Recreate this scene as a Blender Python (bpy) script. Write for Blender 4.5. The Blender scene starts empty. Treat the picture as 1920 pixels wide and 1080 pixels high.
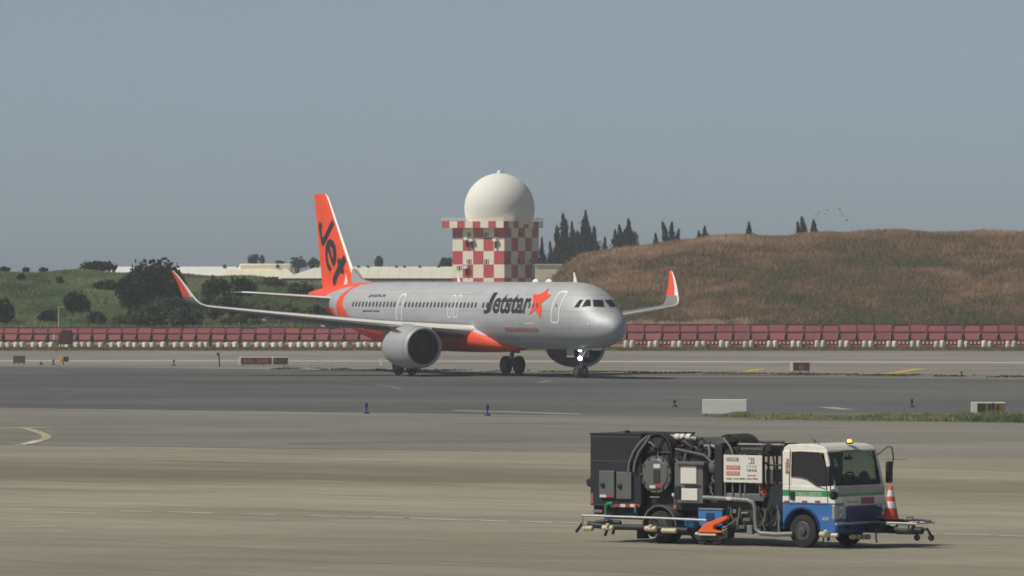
import bpy, bmesh, math, random
import numpy as np
from mathutils import Vector, Matrix
from mathutils.bvhtree import BVHTree

SC = bpy.context.scene
COL = SC.collection
RND = random.Random(7)
NR = np.random.default_rng(11)
R = math.radians

# ------------------------------------------------------------------ camera, world, sun, exposure
F_PX, CAM_H, HORIZON = 12500.0, 6.25, 518.0      # focal length in 1920-px units, eye height, horizon row
cam_data = bpy.data.cameras.new('camera')
camera = bpy.data.objects.new('camera', cam_data)
COL.objects.link(camera)
cam_data.sensor_width = 36.0
cam_data.lens = 36.0 * F_PX / 1920.0
cam_data.clip_start = 1.0
cam_data.clip_end = 30000.0
camera.location = (0, 0, CAM_H)
camera.rotation_euler = (R(90) - math.atan((540 - HORIZON) / F_PX), 0, 0)
SC.camera = camera

SUN = Vector((-0.62, -0.20, 0.76)).normalized()   # towards the sun
world = bpy.data.worlds.new('World')
SC.world = world
world.use_nodes = True
wn = world.node_tree
sky = wn.nodes.new('ShaderNodeTexSky')
sky.sky_type = 'NISHITA'
sky.sun_disc = False
sky.sun_elevation = math.asin(SUN.z)
sky.sun_rotation = math.atan2(SUN.x, SUN.y)
sky.air_density = 0.30
sky.dust_density = 0.70
sky.ozone_density = 1.0
pale = wn.nodes.new('ShaderNodeHueSaturation')      # hazy day: the whole sky is greyer than clean air
pale.inputs['Saturation'].default_value = 0.53
wn.links.new(sky.outputs[0], pale.inputs['Color'])
tint = wn.nodes.new('ShaderNodeMix'); tint.data_type = 'RGBA'; tint.blend_type = 'MULTIPLY'
tint.inputs[0].default_value = 1.0
tint.inputs[7].default_value = (0.98, 1.075, 1.06, 1)
wn.links.new(pale.outputs[0], tint.inputs[6])
wn.links.new(tint.outputs[2], wn.nodes['Background'].inputs[0])
wn.nodes['Background'].inputs[1].default_value = 0.080

sun_data = bpy.data.lights.new('sun', 'SUN')
sun_data.energy = 3.6
sun_data.angle = R(0.5)
sun_data.color = (1.0, 0.94, 0.84)
sun = bpy.data.objects.new('sun', sun_data)
COL.objects.link(sun)
sun.rotation_euler = (-SUN).to_track_quat('-Z', 'Y').to_euler()
sun.location = (-40, 0, 60)

SC.view_settings.view_transform = 'Standard'
SC.view_settings.look = 'None'
SC.view_settings.exposure = 0.0
SC.view_settings.gamma = 1.0
SC.view_settings.use_curve_mapping = False
SC.render.engine = 'CYCLES'
SC.cycles.max_bounces = 6
SC.cycles.transparent_max_bounces = 8
SC.cycles.filter_width = 1.7
SC.cycles.volume_bounces = 0

# ------------------------------------------------------------------ survey helpers: photograph to place
def ground_at(px, py):
    d = CAM_H * F_PX / (py - HORIZON)
    return Vector(((px - 960) / F_PX * d, d, 0.0))

def x_at(px, d):
    return (px - 960) / F_PX * d

def z_at(py, d):
    return CAM_H - (py - HORIZON) / F_PX * d

# ------------------------------------------------------------------ materials
def mat(name, color, rough=0.6, metal=0.0, spec=0.5, var=0.0, scale=3.0, coat=0.0, bump=0.0, dirt=None, dirt_amt=0.0):
    m = bpy.data.materials.new(name)
    m.use_nodes = True
    nt = m.node_tree
    b = nt.nodes['Principled BSDF']
    b.inputs['Base Color'].default_value = (*color, 1)
    b.inputs['Roughness'].default_value = rough
    b.inputs['Metallic'].default_value = metal
    b.inputs['Specular IOR Level'].default_value = spec
    b.inputs['Coat Weight'].default_value = coat
    if var or bump or dirt_amt:
        tc = nt.nodes.new('ShaderNodeTexCoord')
        nz = nt.nodes.new('ShaderNodeTexNoise')
        nz.inputs['Scale'].default_value = scale
        nz.inputs['Detail'].default_value = 6
        nz.inputs['Roughness'].default_value = 0.65
        nt.links.new(tc.outputs['Object'], nz.inputs['Vector'])
        last = None
        if var:
            mp = nt.nodes.new('ShaderNodeMapRange')
            mp.inputs[1].default_value = 0.3
            mp.inputs[2].default_value = 0.7
            mp.inputs[3].default_value = 1 - var
            mp.inputs[4].default_value = 1 + var
            nt.links.new(nz.outputs['Fac'], mp.inputs[0])
            mx = nt.nodes.new('ShaderNodeMix')
            mx.data_type = 'RGBA'
            mx.blend_type = 'MULTIPLY'
            mx.inputs[0].default_value = 1
            mx.inputs[6].default_value = (*color, 1)
            nt.links.new(mp.outputs[0], mx.inputs[7])
            last = mx.outputs[2]
        if dirt_amt:
            rp = nt.nodes.new('ShaderNodeMapRange')
            rp.inputs[1].default_value = 0.5
            rp.inputs[2].default_value = 0.75
            rp.inputs[4].default_value = dirt_amt
            nt.links.new(nz.outputs['Fac'], rp.inputs[0])
            m2 = nt.nodes.new('ShaderNodeMix')
            m2.data_type = 'RGBA'
            nt.links.new(rp.outputs[0], m2.inputs[0])
            if last:
                nt.links.new(last, m2.inputs[6])
            else:
                m2.inputs[6].default_value = (*color, 1)
            m2.inputs[7].default_value = (*dirt, 1)
            last = m2.outputs[2]
        if last:
            nt.links.new(last, b.inputs['Base Color'])
        if bump:
            bp = nt.nodes.new('ShaderNodeBump')
            bp.inputs['Strength'].default_value = bump
            bp.inputs['Distance'].default_value = 0.05
            nt.links.new(nz.outputs['Fac'], bp.inputs['Height'])
            nt.links.new(bp.outputs[0], b.inputs['Normal'])
    return m

def vary(m, lo, hi):
    """each copy has faded to its own shade"""
    nt, nd, lk, b = nodes_of(m)
    oi = nd.new('ShaderNodeObjectInfo')
    mp = nd.new('ShaderNodeMapRange'); mp.inputs[3].default_value = lo; mp.inputs[4].default_value = hi
    lk.new(oi.outputs['Random'], mp.inputs[0])
    old = b.inputs['Base Color'].links[0].from_socket
    lk.new(mixc(nt, 1.0, old, mp.outputs[0], 'MULTIPLY'), b.inputs['Base Color'])

def nodes_of(m):
    return m.node_tree, m.node_tree.nodes, m.node_tree.links, m.node_tree.nodes['Principled BSDF']

def noise(nt, vec, scale, detail=5, rough=0.6):
    n = nt.nodes.new('ShaderNodeTexNoise')
    n.inputs['Scale'].default_value = scale
    n.inputs['Detail'].default_value = detail
    n.inputs['Roughness'].default_value = rough
    if vec is not None:
        nt.links.new(vec, n.inputs['Vector'])
    return n.outputs['Fac']

def ramp(nt, fac, stops):
    r = nt.nodes.new('ShaderNodeValToRGB')
    e = r.color_ramp.elements
    while len(e) < len(stops):
        e.new(0.5)
    for el, (p, c) in zip(e, stops):
        el.position = p
        el.color = (*c, 1) if len(c) == 3 else c
    nt.links.new(fac, r.inputs[0])
    return r.outputs[0]

def mixc(nt, fac, a, b, mode='MIX'):
    m = nt.nodes.new('ShaderNodeMix')
    m.data_type = 'RGBA'
    m.blend_type = mode
    for sock, v in ((m.inputs[0], fac), (m.inputs[6], a), (m.inputs[7], b)):
        if isinstance(v, (int, float)):
            sock.default_value = v
        elif isinstance(v, tuple):
            sock.default_value = (*v, 1)
        else:
            nt.links.new(v, sock)
    return m.outputs[2]

def mapping(nt, scale=(1, 1, 1), rot=(0, 0, 0), kind='POINT'):
    tc = nt.nodes.new('ShaderNodeTexCoord')
    mp = nt.nodes.new('ShaderNodeMapping')
    mp.vector_type = kind
    mp.inputs['Scale'].default_value = scale
    mp.inputs['Rotation'].default_value = rot
    nt.links.new(tc.outputs['Object'], mp.inputs['Vector'])
    return mp.outputs[0]

def pavement_mat(name, base, light, dark, big=0.03, mid=0.18, stain=(0.1, 0.09, 0.08), stain_amt=0.5, rot=R(-35), rough=0.9, slab=0.0, lane=None, con=1.0):
    """worn paving: broad tonal drift, streaks along the traffic direction, oil stains, fine grain"""
    m = mat(name, base, rough, spec=0.18)
    nt, nd, lk, b = nodes_of(m)
    v = mapping(nt, (1, 1, 1), (0, 0, rot))
    vs = mapping(nt, (3.2, 0.8, 1), (0, 0, rot), 'TEXTURE')
    c = ramp(nt, noise(nt, v, big, 4, 0.55), [(0.34, dark), (0.5, base), (0.66, light)])
    c2 = ramp(nt, noise(nt, vs, mid, 7, 0.72), [(0.30, (1 - .26 * con,) * 3), (0.5, (1, 1, 1)), (0.70, (1 + .17 * con,) * 3)])
    c = mixc(nt, 1.0, c, c2, 'MULTIPLY')
    vf = mapping(nt, (6.0, 0.7, 1), (0, 0, rot + 0.12), 'TEXTURE')
    c3 = ramp(nt, noise(nt, vf, 0.45, 5, 0.75), [(0.32, (1 - .16 * con,) * 3), (0.5, (1, 1, 1)), (0.68, (1 + .14 * con,) * 3)])
    c = mixc(nt, 1.0, c, c3, 'MULTIPLY')
    if slab:                                    # each concrete bay has weathered to its own tone
        sn = nd.new('ShaderNodeVectorMath'); sn.operation = 'SNAP'; sn.inputs[1].default_value = (slab, slab, 1)
        lk.new(v, sn.inputs[0])
        wnz = nd.new('ShaderNodeTexWhiteNoise'); lk.new(sn.outputs[0], wnz.inputs['Vector'])
        c = mixc(nt, 1.0, c, ramp(nt, wnz.outputs['Value'], [(0.0, (0.93, 0.93, 0.93)), (1.0, (1.06, 1.06, 1.06))]), 'MULTIPLY')
        bk = nd.new('ShaderNodeTexBrick'); bk.offset = 0.0; bk.inputs['Scale'].default_value = 1.0
        bk.inputs['Brick Width'].default_value = slab; bk.inputs['Row Height'].default_value = slab
        bk.inputs['Mortar Size'].default_value = 0.07; bk.inputs['Mortar Smooth'].default_value = 0.4
        lk.new(v, bk.inputs['Vector'])
        c = mixc(nt, ramp(nt, bk.outputs['Fac'], [(0.0, (0, 0, 0)), (1.0, (0.55,) * 3)]), c, (0.125, 0.115, 0.095))
    if lane:                                    # brown film left along the lane that vehicles use
        tcn = nd.new('ShaderNodeTexCoord'); sep = nd.new('ShaderNodeSeparateXYZ'); lk.new(tcn.outputs['Object'], sep.inputs[0])
        def mth(op, a, b_):
            q = nd.new('ShaderNodeMath'); q.operation = op
            for s_, v_ in ((q.inputs[0], a), (q.inputs[1], b_)):
                if isinstance(v_, (int, float)): s_.default_value = v_
                else: lk.new(v_, s_)
            return q.outputs[0]
        w = mth('ADD', sep.outputs['Y'], mth('MULTIPLY', sep.outputs['X'], 0.66))
        w = mth('ADD', w, mth('MULTIPLY', mth('SUBTRACT', noise(nt, vs, 0.16, 8, 0.78), 0.5), 58.0))
        for w0, half, col in lane:
            d_ = mth('DIVIDE', mth('ABSOLUTE', mth('SUBTRACT', w, w0), 0.0), half)
            c = mixc(nt, ramp(nt, d_, [(0.1, (0.8,) * 3), (1.0, (0, 0, 0))]), c, mixc(nt, 1.0, c, col, 'MULTIPLY'))
    st = ramp(nt, noise(nt, vs, mid * 0.55, 5, 0.65), [(0.56, (0, 0, 0)), (0.72, (stain_amt,) * 3)])
    c = mixc(nt, st, c, stain)
    g = ramp(nt, noise(nt, v, 6.0, 4, 0.7), [(0.3, (0.88, 0.88, 0.88)), (0.7, (1.1, 1.1, 1.1))])
    c = mixc(nt, 1.0, c, g, 'MULTIPLY')
    lk.new(c, b.inputs['Base Color'])
    return m

ORANGE = (0.86, 0.085, 0.028)
M = {}
M['tarmac'] = pavement_mat('asphalt taxiway', (0.112, 0.115, 0.113), (0.140, 0.141, 0.136), (0.092, 0.095, 0.095), stain=(0.07, 0.07, 0.07), stain_amt=0.5, mid=0.12, big=0.02, con=0.7, lane=[(346, 10, (0.84, 0.85, 0.87)), (384, 7, (0.88, 0.89, 0.90)), (402, 6, (1.14, 1.13, 1.10))])
M['runway'] = pavement_mat('runway concrete', (0.235, 0.218, 0.192), (0.27, 0.25, 0.22), (0.20, 0.186, 0.165), stain=(0.13, 0.125, 0.115), stain_amt=0.6)
M['apron_grey'] = pavement_mat('grey apron concrete', (0.215, 0.205, 0.180), (0.25, 0.238, 0.208), (0.180, 0.172, 0.152), stain=(0.13, 0.125, 0.11), stain_amt=0.4, slab=7.5, con=0.6)
M['apron_tan'] = pavement_mat('tan apron concrete', (0.288, 0.264, 0.204), (0.328, 0.302, 0.236), (0.238, 0.218, 0.170), big=0.03, mid=0.2, stain=(0.15, 0.125, 0.09), stain_amt=0.5, slab=7.5, con=0.62, lane=[(206, 17, (0.66, 0.63, 0.58)), (236, 7, (0.88, 0.86, 0.84)), (171, 5, (0.92, 0.93, 0.95))])
M['joint'] = mat('pale joint sealant', (0.36, 0.34, 0.29), 0.9, var=0.25, scale=1.5)
M['tar'] = mat('dark tar joint', (0.075, 0.072, 0.066), 0.8, var=0.3, scale=0.5)
M['line_white'] = mat('worn white road paint', (0.60, 0.58, 0.52), 0.8, var=0.2, scale=0.8)
M['line_pale'] = mat('faded white road paint', (0.56, 0.53, 0.48), 0.85, var=0.25, scale=0.8)
M['line_yellow'] = mat('yellow taxiway paint', (0.52, 0.34, 0.07), 0.8, var=0.2, scale=0.8)
M['line_olive'] = mat('faded yellow paint', (0.40, 0.345, 0.20), 0.85, var=0.25, scale=0.8)
M['silver'] = mat('silver aircraft paint', (0.40, 0.41, 0.43), 0.55, metal=0.25, var=0.05, scale=0.7)
M['orange'] = mat('orange aircraft paint', ORANGE, 0.36, var=0.04, scale=1.0)
M['white_ac'] = mat('white aircraft paint', (0.80, 0.79, 0.76), 0.35, var=0.04)
M['black_paint'] = mat('black lettering paint', (0.018, 0.018, 0.022), 0.45)
M['red_print'] = mat('dull red print', (0.40, 0.10, 0.09), 0.5)
M['pale_red'] = mat('pale red stripe paint', (0.36, 0.17, 0.165), 0.5)
M['plate_red'] = mat('dull plate red', (0.28, 0.10, 0.12), 0.5)
M['front_grey'] = mat('pale grey front panel', (0.36, 0.36, 0.37), 0.45)
M['bare_metal'] = mat('bare leading edge metal', (0.62, 0.60, 0.56), 0.38, metal=0.5, var=0.05)
M['grey_metal'] = mat('grey metal', (0.30, 0.30, 0.31), 0.45, metal=0.4, var=0.1)
M['wing_grey'] = mat('light grey wing paint', (0.36, 0.365, 0.37), 0.42, metal=0.1, var=0.06)
M['dark_metal'] = mat('dark metal', (0.055, 0.055, 0.06), 0.5, metal=0.3, var=0.15)
M['fan_dark'] = mat('dark fan blades', (0.010, 0.011, 0.014), 0.45, metal=0.2)
M['rubber'] = mat('tyre rubber', (0.014, 0.014, 0.016), 0.8, var=0.15, scale=4)
M['glass_dark'] = mat('dark cabin glass', (0.018, 0.019, 0.023), 0.12, spec=0.6)
M['pane_cabin'] = mat('cabin window pane', (0.075, 0.075, 0.082), 0.25)
M['door_grey'] = mat('silver door paint', (0.44, 0.45, 0.47), 0.6, metal=0.25)
M['lit'] = mat('lit landing lamp', (1, 1, 1), 0.3)
_nt, _n, _l, _b = nodes_of(M['lit'])
_b.inputs['Emission Color'].default_value = (0.95, 0.98, 1, 1)
_b.inputs['Emission Strength'].default_value = 14.0
M['beacon'] = mat('lit amber beacon', (0.9, 0.5, 0.05), 0.3)
_nt, _n, _l, _b = nodes_of(M['beacon'])
_b.inputs['Emission Color'].default_value = (1, 0.62, 0.12, 1)
_b.inputs['Emission Strength'].default_value = 1.3
M['fence_panel'] = mat('dull red fence sheet', (0.285, 0.074, 0.080), 0.7, var=0.14, scale=0.9, dirt=(0.2, 0.1, 0.09), dirt_amt=0.3)
vary(M['fence_panel'], 0.80, 1.14)
M['fence_post'] = mat('maroon steel post', (0.135, 0.035, 0.045), 0.6, var=0.15)
M['barrier_red'] = mat('red plastic barrier', (0.22, 0.045, 0.05), 0.6, var=0.15)
M['drum_white'] = mat('white plastic drum', (0.84, 0.76, 0.68), 0.6, var=0.1, dirt=(0.45, 0.36, 0.28), dirt_amt=0.4)
vary(M['drum_white'], 0.72, 1.05)
M['maroon'] = mat('dark maroon paint', (0.085, 0.032, 0.045), 0.7, var=0.12)
M['cream_wall'] = mat('cream painted wall', (0.84, 0.76, 0.62), 0.8, var=0.05, scale=0.8, dirt=(0.6, 0.52, 0.42), dirt_amt=0.22)
M['red_wall'] = mat('red painted wall', (0.52, 0.055, 0.075), 0.8, var=0.08, scale=0.8, dirt=(0.42, 0.1, 0.1), dirt_amt=0.3)
M['radome'] = mat('white radome shell', (0.80, 0.79, 0.735), 0.85, spec=0.2, var=0.02, scale=0.4)
M['roof_cream'] = mat('pale cream metal roof', (0.80, 0.75, 0.58), 0.7, var=0.06, scale=0.25)
M['roof_grey'] = mat('pale grey metal roof', (0.74, 0.71, 0.59), 0.7, var=0.06, scale=0.25)
M['white_wall'] = mat('white sheet wall', (0.80, 0.79, 0.76), 0.7, var=0.05, scale=0.3)
M['dark_window'] = mat('dark window pane', (0.03, 0.035, 0.03), 0.3)
M['bark'] = mat('tree bark', (0.09, 0.07, 0.05), 0.9, var=0.2)

def thin_foliage(m, col, through=0.42):
    """blades and leaves let part of the light through"""
    nt, nd, lk, b = nodes_of(m)
    nd.remove(b)
    df = nd.new('ShaderNodeBsdfDiffuse'); tl = nd.new('ShaderNodeBsdfTranslucent'); mx = nd.new('ShaderNodeMixShader')
    mx.inputs[0].default_value = through
    lk.new(col, df.inputs[0]); lk.new(col, tl.inputs[0])
    lk.new(df.outputs[0], mx.inputs[1]); lk.new(tl.outputs[0], mx.inputs[2])
    lk.new(mx.outputs[0], nd['Material Output'].inputs['Surface'])

def leaf_mat(name, a, b_):
    m = mat(name, a, 0.75, spec=0.15)
    nt, nd, lk, b = nodes_of(m)
    at = nd.new('ShaderNodeAttribute')
    at.attribute_name = 'tint'
    thin_foliage(m, ramp(nt, at.outputs['Fac'], [(0.0, a), (1.0, b_)]))
    return m

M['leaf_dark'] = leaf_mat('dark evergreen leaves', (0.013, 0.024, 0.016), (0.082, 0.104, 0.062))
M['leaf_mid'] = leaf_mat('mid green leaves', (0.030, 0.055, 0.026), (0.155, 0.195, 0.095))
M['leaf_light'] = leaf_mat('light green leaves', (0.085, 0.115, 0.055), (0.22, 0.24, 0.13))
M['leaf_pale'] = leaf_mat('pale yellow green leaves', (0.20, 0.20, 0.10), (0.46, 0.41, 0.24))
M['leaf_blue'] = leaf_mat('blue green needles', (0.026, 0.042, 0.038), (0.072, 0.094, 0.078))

# truck
M['cab_paint'] = mat('cab paint', (0.78, 0.77, 0.72), 0.35, coat=0.3)
M['truck_black'] = mat('black truck body', (0.013, 0.015, 0.021), 0.6, var=0.2, scale=2)
M['chassis'] = mat('chassis black', (0.028, 0.028, 0.030), 0.6, var=0.25, scale=5, dirt=(0.12, 0.105, 0.085), dirt_amt=0.3)
M['cab_grey'] = mat('grey cabinet paint', (0.115, 0.118, 0.118), 0.5, var=0.08)
M['pipe_grey'] = mat('grey pipe', (0.20, 0.205, 0.205), 0.5, metal=0.2, var=0.15)
M['pipe_dark'] = mat('dark green grey pipe', (0.085, 0.095, 0.088), 0.55, var=0.2, scale=4)
M['silver_rail'] = mat('galvanised rail', (0.42, 0.43, 0.43), 0.4, metal=0.5, var=0.1)
M['white_panel'] = mat('white enamel panel', (0.70, 0.69, 0.63), 0.5, var=0.06)
M['blue_paint'] = mat('blue equipment paint', (0.03, 0.19, 0.46), 0.45, var=0.15)
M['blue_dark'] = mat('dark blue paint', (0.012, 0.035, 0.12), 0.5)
M['orange_paint'] = mat('orange safety paint', (0.85, 0.13, 0.03), 0.5, var=0.08)
M['cream'] = mat('cream coupling', (0.58, 0.52, 0.33), 0.5, var=0.15, scale=6)
M['green_paint'] = mat('green valve paint', (0.02, 0.20, 0.10), 0.5)
M['strip_red'] = mat('red reflective strip', (0.36, 0.05, 0.06), 0.5)
M['strip_white'] = mat('white reflective strip', (0.66, 0.62, 0.58), 0.5)
M['sign_red'] = mat('salmon red print', (0.72, 0.16, 0.11), 0.6)
M['sign_grey'] = mat('grey print', (0.19, 0.19, 0.16), 0.6)
M['sign_maroon'] = mat('maroon sign face', (0.135, 0.030, 0.052), 0.6, var=0.06)
M['sign_black'] = mat('black sign face', (0.045, 0.043, 0.036), 0.6)
M['sign_yellow'] = mat('shaded yellow sign face', (0.22, 0.15, 0.055), 0.6, var=0.1)  # yellow darkened, the shade on the panel is in its colour
M['sign_olive'] = mat('olive grey sign back', (0.115, 0.108, 0.080), 0.7, var=0.1)
M['sign_text'] = mat('faded sign lettering', (0.36, 0.22, 0.24), 0.6)
M['sign_text_y'] = mat('faded yellow sign lettering', (0.17, 0.15, 0.10), 0.6)
M['sign_white'] = mat('white sign cabinet', (0.78, 0.78, 0.73), 0.5, var=0.05, dirt=(0.45, 0.43, 0.36), dirt_amt=0.25)
M['cone_red'] = mat('orange red cone plastic', (0.84, 0.07, 0.035), 0.5)
M['cone_white'] = mat('white reflective cone band', (0.80, 0.78, 0.74), 0.4)
M['lamp_glass'] = mat('headlamp glass', (0.50, 0.52, 0.53), 0.12, metal=0.4)
M['interior'] = mat('dark cab interior', (0.035, 0.037, 0.038), 0.8)
M['taxi_blue'] = mat('blue edge light', (0.02, 0.03, 0.20), 0.5)
M['amber'] = mat('yellow lamp housing', (0.75, 0.42, 0.04), 0.5)
M['bird'] = mat('dark feathers', (0.16, 0.17, 0.18), 0.8)

gl = bpy.data.materials.new('tinted cab glass')
gl.use_nodes = True
nt = gl.node_tree
nt.nodes.remove(nt.nodes['Principled BSDF'])
tr = nt.nodes.new('ShaderNodeBsdfTransparent'); tr.inputs[0].default_value = (0.60, 0.68, 0.62, 1)
gy = nt.nodes.new('ShaderNodeBsdfGlossy'); gy.inputs['Roughness'].default_value = 0.03
lw = nt.nodes.new('ShaderNodeFresnel'); lw.inputs[0].default_value = 1.5
ms = nt.nodes.new('ShaderNodeMixShader')
nt.links.new(lw.outputs[0], ms.inputs[0]); nt.links.new(tr.outputs[0], ms.inputs[1]); nt.links.new(gy.outputs[0], ms.inputs[2])
nt.links.new(ms.outputs[0], nt.nodes['Material Output'].inputs['Surface'])
M['cab_glass'] = gl

# ------------------------------------------------------------------ mesh builders
def link(o, parent=None):
    COL.objects.link(o)
    if parent is not None:
        o.parent = parent
    return o

def tag(o, label=None, cat=None, group=None, kind=None):
    for k, v in (('label', label), ('category', cat), ('group', group), ('kind', kind)):
        if v:
            o[k] = v
    return o

def thing(name, label, cat, loc=(0, 0, 0), rz=0.0, group=None):
    o = link(bpy.data.objects.new(name, None))
    o.empty_display_size = 0.5
    o.location = loc
    o.rotation_euler = (0, 0, rz)
    return tag(o, label, cat, group)

class MB:
    def __init__(self):
        self.v, self.f, self.mi = [], [], []
        self.cur = 0
    def add(self, vs, fs):
        n = len(self.v)
        self.v += [tuple(p) for p in vs]
        self.f += [tuple(i + n for i in f) for f in fs]
        self.mi += [self.cur] * len(fs)
        return self
    def box(self, x0, x1, y0, y1, z0, z1):
        x0, x1 = sorted((x0, x1)); y0, y1 = sorted((y0, y1)); z0, z1 = sorted((z0, z1))
        vs = [(x, y, z) for z in (z0, z1) for y in (y0, y1) for x in (x0, x1)]
        return self.add(vs, [(0, 2, 3, 1), (4, 5, 7, 6), (0, 1, 5, 4), (2, 6, 7, 3), (0, 4, 6, 2), (1, 3, 7, 5)])
    def cyl(self, p0, p1, r0, r1=None, n=12, caps=True):
        r1 = r0 if r1 is None else r1
        p0, p1 = Vector(p0), Vector(p1)
        d = (p1 - p0)
        q = d.to_track_quat('Z', 'Y')
        vs = []
        for p, r in ((p0, r0), (p1, r1)):
            for k in range(n):
                a = 2 * math.pi * k / n
                vs.append(p + q @ Vector((math.cos(a) * r, math.sin(a) * r, 0)))
        fs = [(k, (k + 1) % n, n + (k + 1) % n, n + k) for k in range(n)]
        if caps:
            fs += [tuple(range(n - 1, -1, -1)), tuple(range(n, 2 * n))]
        return self.add(vs, fs)
    def tube(self, path, r, n=8):
        path = [Vector(p) for p in path]
        vs, fs = [], []
        up = None
        for i, p in enumerate(path):
            a = path[max(i - 1, 0)]; b = path[min(i + 1, len(path) - 1)]
            t = (b - a).normalized()
            if up is None:
                up = Vector((0, 0, 1)) if abs(t.z) < 0.9 else Vector((0, 1, 0))
            s = t.cross(up).normalized()
            up = s.cross(t).normalized()
            for k in range(n):
                an = 2 * math.pi * k / n
                vs.append(p + (s * math.cos(an) + up * math.sin(an)) * r)
        for i in range(len(path) - 1):
            for k in range(n):
                a = i * n + k; b = i * n + (k + 1) % n
                fs.append((a, b, b + n, a + n))
        fs += [tuple(range(n - 1, -1, -1)), tuple(range((len(path) - 1) * n, len(path) * n))]
        return self.add(vs, fs)
    def prism(self, poly, a0, a1, axis='y'):
        """poly in the two other axes (x,z for axis y; y,z for axis x; x,y for axis z), extruded from a0 to a1"""
        def P(p, a):
            return {'y': (p[0], a, p[1]), 'x': (a, p[0], p[1]), 'z': (p[0], p[1], a)}[axis]
        n = len(poly)
        area = sum(poly[i][0] * poly[(i + 1) % n][1] - poly[(i + 1) % n][0] * poly[i][1] for i in range(n))
        flip = (area < 0) != (axis == 'y')
        if flip:
            poly = poly[::-1]
        vs = [P(p, min(a0, a1)) for p in poly] + [P(p, max(a0, a1)) for p in poly]
        fs = [tuple(range(n - 1, -1, -1)), tuple(range(n, 2 * n))]
        fs += [(k, (k + 1) % n, n + (k + 1) % n, n + k) for k in range(n)]
        return self.add(vs, fs)
    def loft(self, rings, caps=True):
        n = len(rings[0])
        vs = [p for r in rings for p in r]
        fs = []
        for i in range(len(rings) - 1):
            for k in range(n):
                a = i * n + k; b = i * n + (k + 1) % n
                fs.append((a, b, b + n, a + n))
        if caps:
            fs += [tuple(range(n - 1, -1, -1)), tuple(range((len(rings) - 1) * n, len(rings) * n))]
        return self.add(vs, fs)
    def lathe(self, prof, c, axis='z', n=24):
        """prof: (radius, height) pairs along the axis from centre c"""
        rings = []
        for r, h in prof:
            ring = []
            for k in range(n):
                a = 2 * math.pi * k / n
                u, w = r * math.cos(a), r * math.sin(a)
                ring.append({'z': (c[0] + u, c[1] + w, c[2] + h), 'x': (c[0] + h, c[1] + u, c[2] + w), 'y': (c[0] + w, c[1] + h, c[2] + u)}[axis])
            rings.append(ring)
        return self.loft(rings)
    def build(self, name, mats, parent=None, smooth=35, bevel=0.0, loc=None):
        me = bpy.data.meshes.new(name)
        me.from_pydata([tuple(p) for p in self.v], [], self.f)
        mats = mats if isinstance(mats, (list, tuple)) else [mats]
        for m in mats:
            me.materials.append(m)
        if len(mats) > 1:
            me.polygons.foreach_set('material_index', self.mi)
        me.update()
        if smooth:
            me.polygons.foreach_set('use_smooth', [True] * len(me.polygons))
            me.set_sharp_from_angle(angle=R(smooth))
        o = link(bpy.data.objects.new(name, me), parent)
        if loc:
            o.location = loc
        if bevel:
            bv = o.modifiers.new('soft edge', 'BEVEL')
            bv.width = bevel; bv.segments = 2; bv.limit_method = 'ANGLE'; bv.angle_limit = R(40)
        return o

def mesh_of(name, vs, fs, m, parent=None, smooth=False):
    b = MB(); b.add(vs, fs)
    return b.build(name, m, parent, smooth=smooth)

def fix_normals(o):
    bm = bmesh.new(); bm.from_mesh(o.data)
    bmesh.ops.recalc_face_normals(bm, faces=bm.faces)
    bm.to_mesh(o.data); bm.free()
    return o

def dup(o, parent=None, loc=None):
    c = o.copy()
    COL.objects.link(c)
    c.parent = parent
    if loc is not None:
        c.location = loc
    return c

def copy_tree(o, parent=None, loc=None, label=None, rz=None):
    kids = list(o.children)
    c = dup(o, parent, loc)
    if label:
        c['label'] = label
    if rz is not None:
        c.rotation_euler = (0, 0, rz)
    for k in kids:
        copy_tree(k, c)
    return c

def text_mesh(body, bold=0.0, shear=0.0):
    """flat lettering as (verts2d, tris), scaled so that its box is 0..1 in both directions"""
    cu = bpy.data.curves.new('lettering', 'FONT')
    cu.body = body
    cu.offset = bold
    cu.shear = shear
    cu.resolution_u = 4
    ob = bpy.data.objects.new('lettering', cu)
    COL.objects.link(ob)
    bpy.context.view_layer.update()
    me = ob.to_mesh()
    me.calc_loop_triangles()
    vs = np.array([v.co[:2] for v in me.vertices])
    ts = [tuple(t.vertices) for t in me.loop_triangles]
    ob.to_mesh_clear()
    bpy.data.objects.remove(ob)
    bpy.data.curves.remove(cu)
    lo, hi = vs.min(0), vs.max(0)
    return (vs - lo) / (hi - lo), ts

def sliced(vs2, fs, step_x, step_y):
    """cut a flat mesh along a grid so that it can be draped on a curved surface"""
    bm = bmesh.new()
    bv = [bm.verts.new((p[0], p[1], 0)) for p in vs2]
    for f in fs:
        try:
            bm.faces.new([bv[i] for i in f])
        except ValueError:
            pass
    vs2 = np.array([p[:2] for p in vs2])
    for ax, st in ((0, step_x), (1, step_y)):
        if not st:
            continue
        lo, hi = vs2[:, ax].min(), vs2[:, ax].max()
        k = lo + st
        while k < hi:
            co, no = [0, 0, 0], [0, 0, 0]
            co[ax] = k; no[ax] = 1
            bmesh.ops.bisect_plane(bm, geom=bm.verts[:] + bm.edges[:] + bm.faces[:], plane_co=co, plane_no=no)
            k += st
    bm.verts.index_update()
    out = [v.co.copy() for v in bm.verts], [[v.index for v in f.verts] for f in bm.faces]
    bm.free()
    return out

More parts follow.
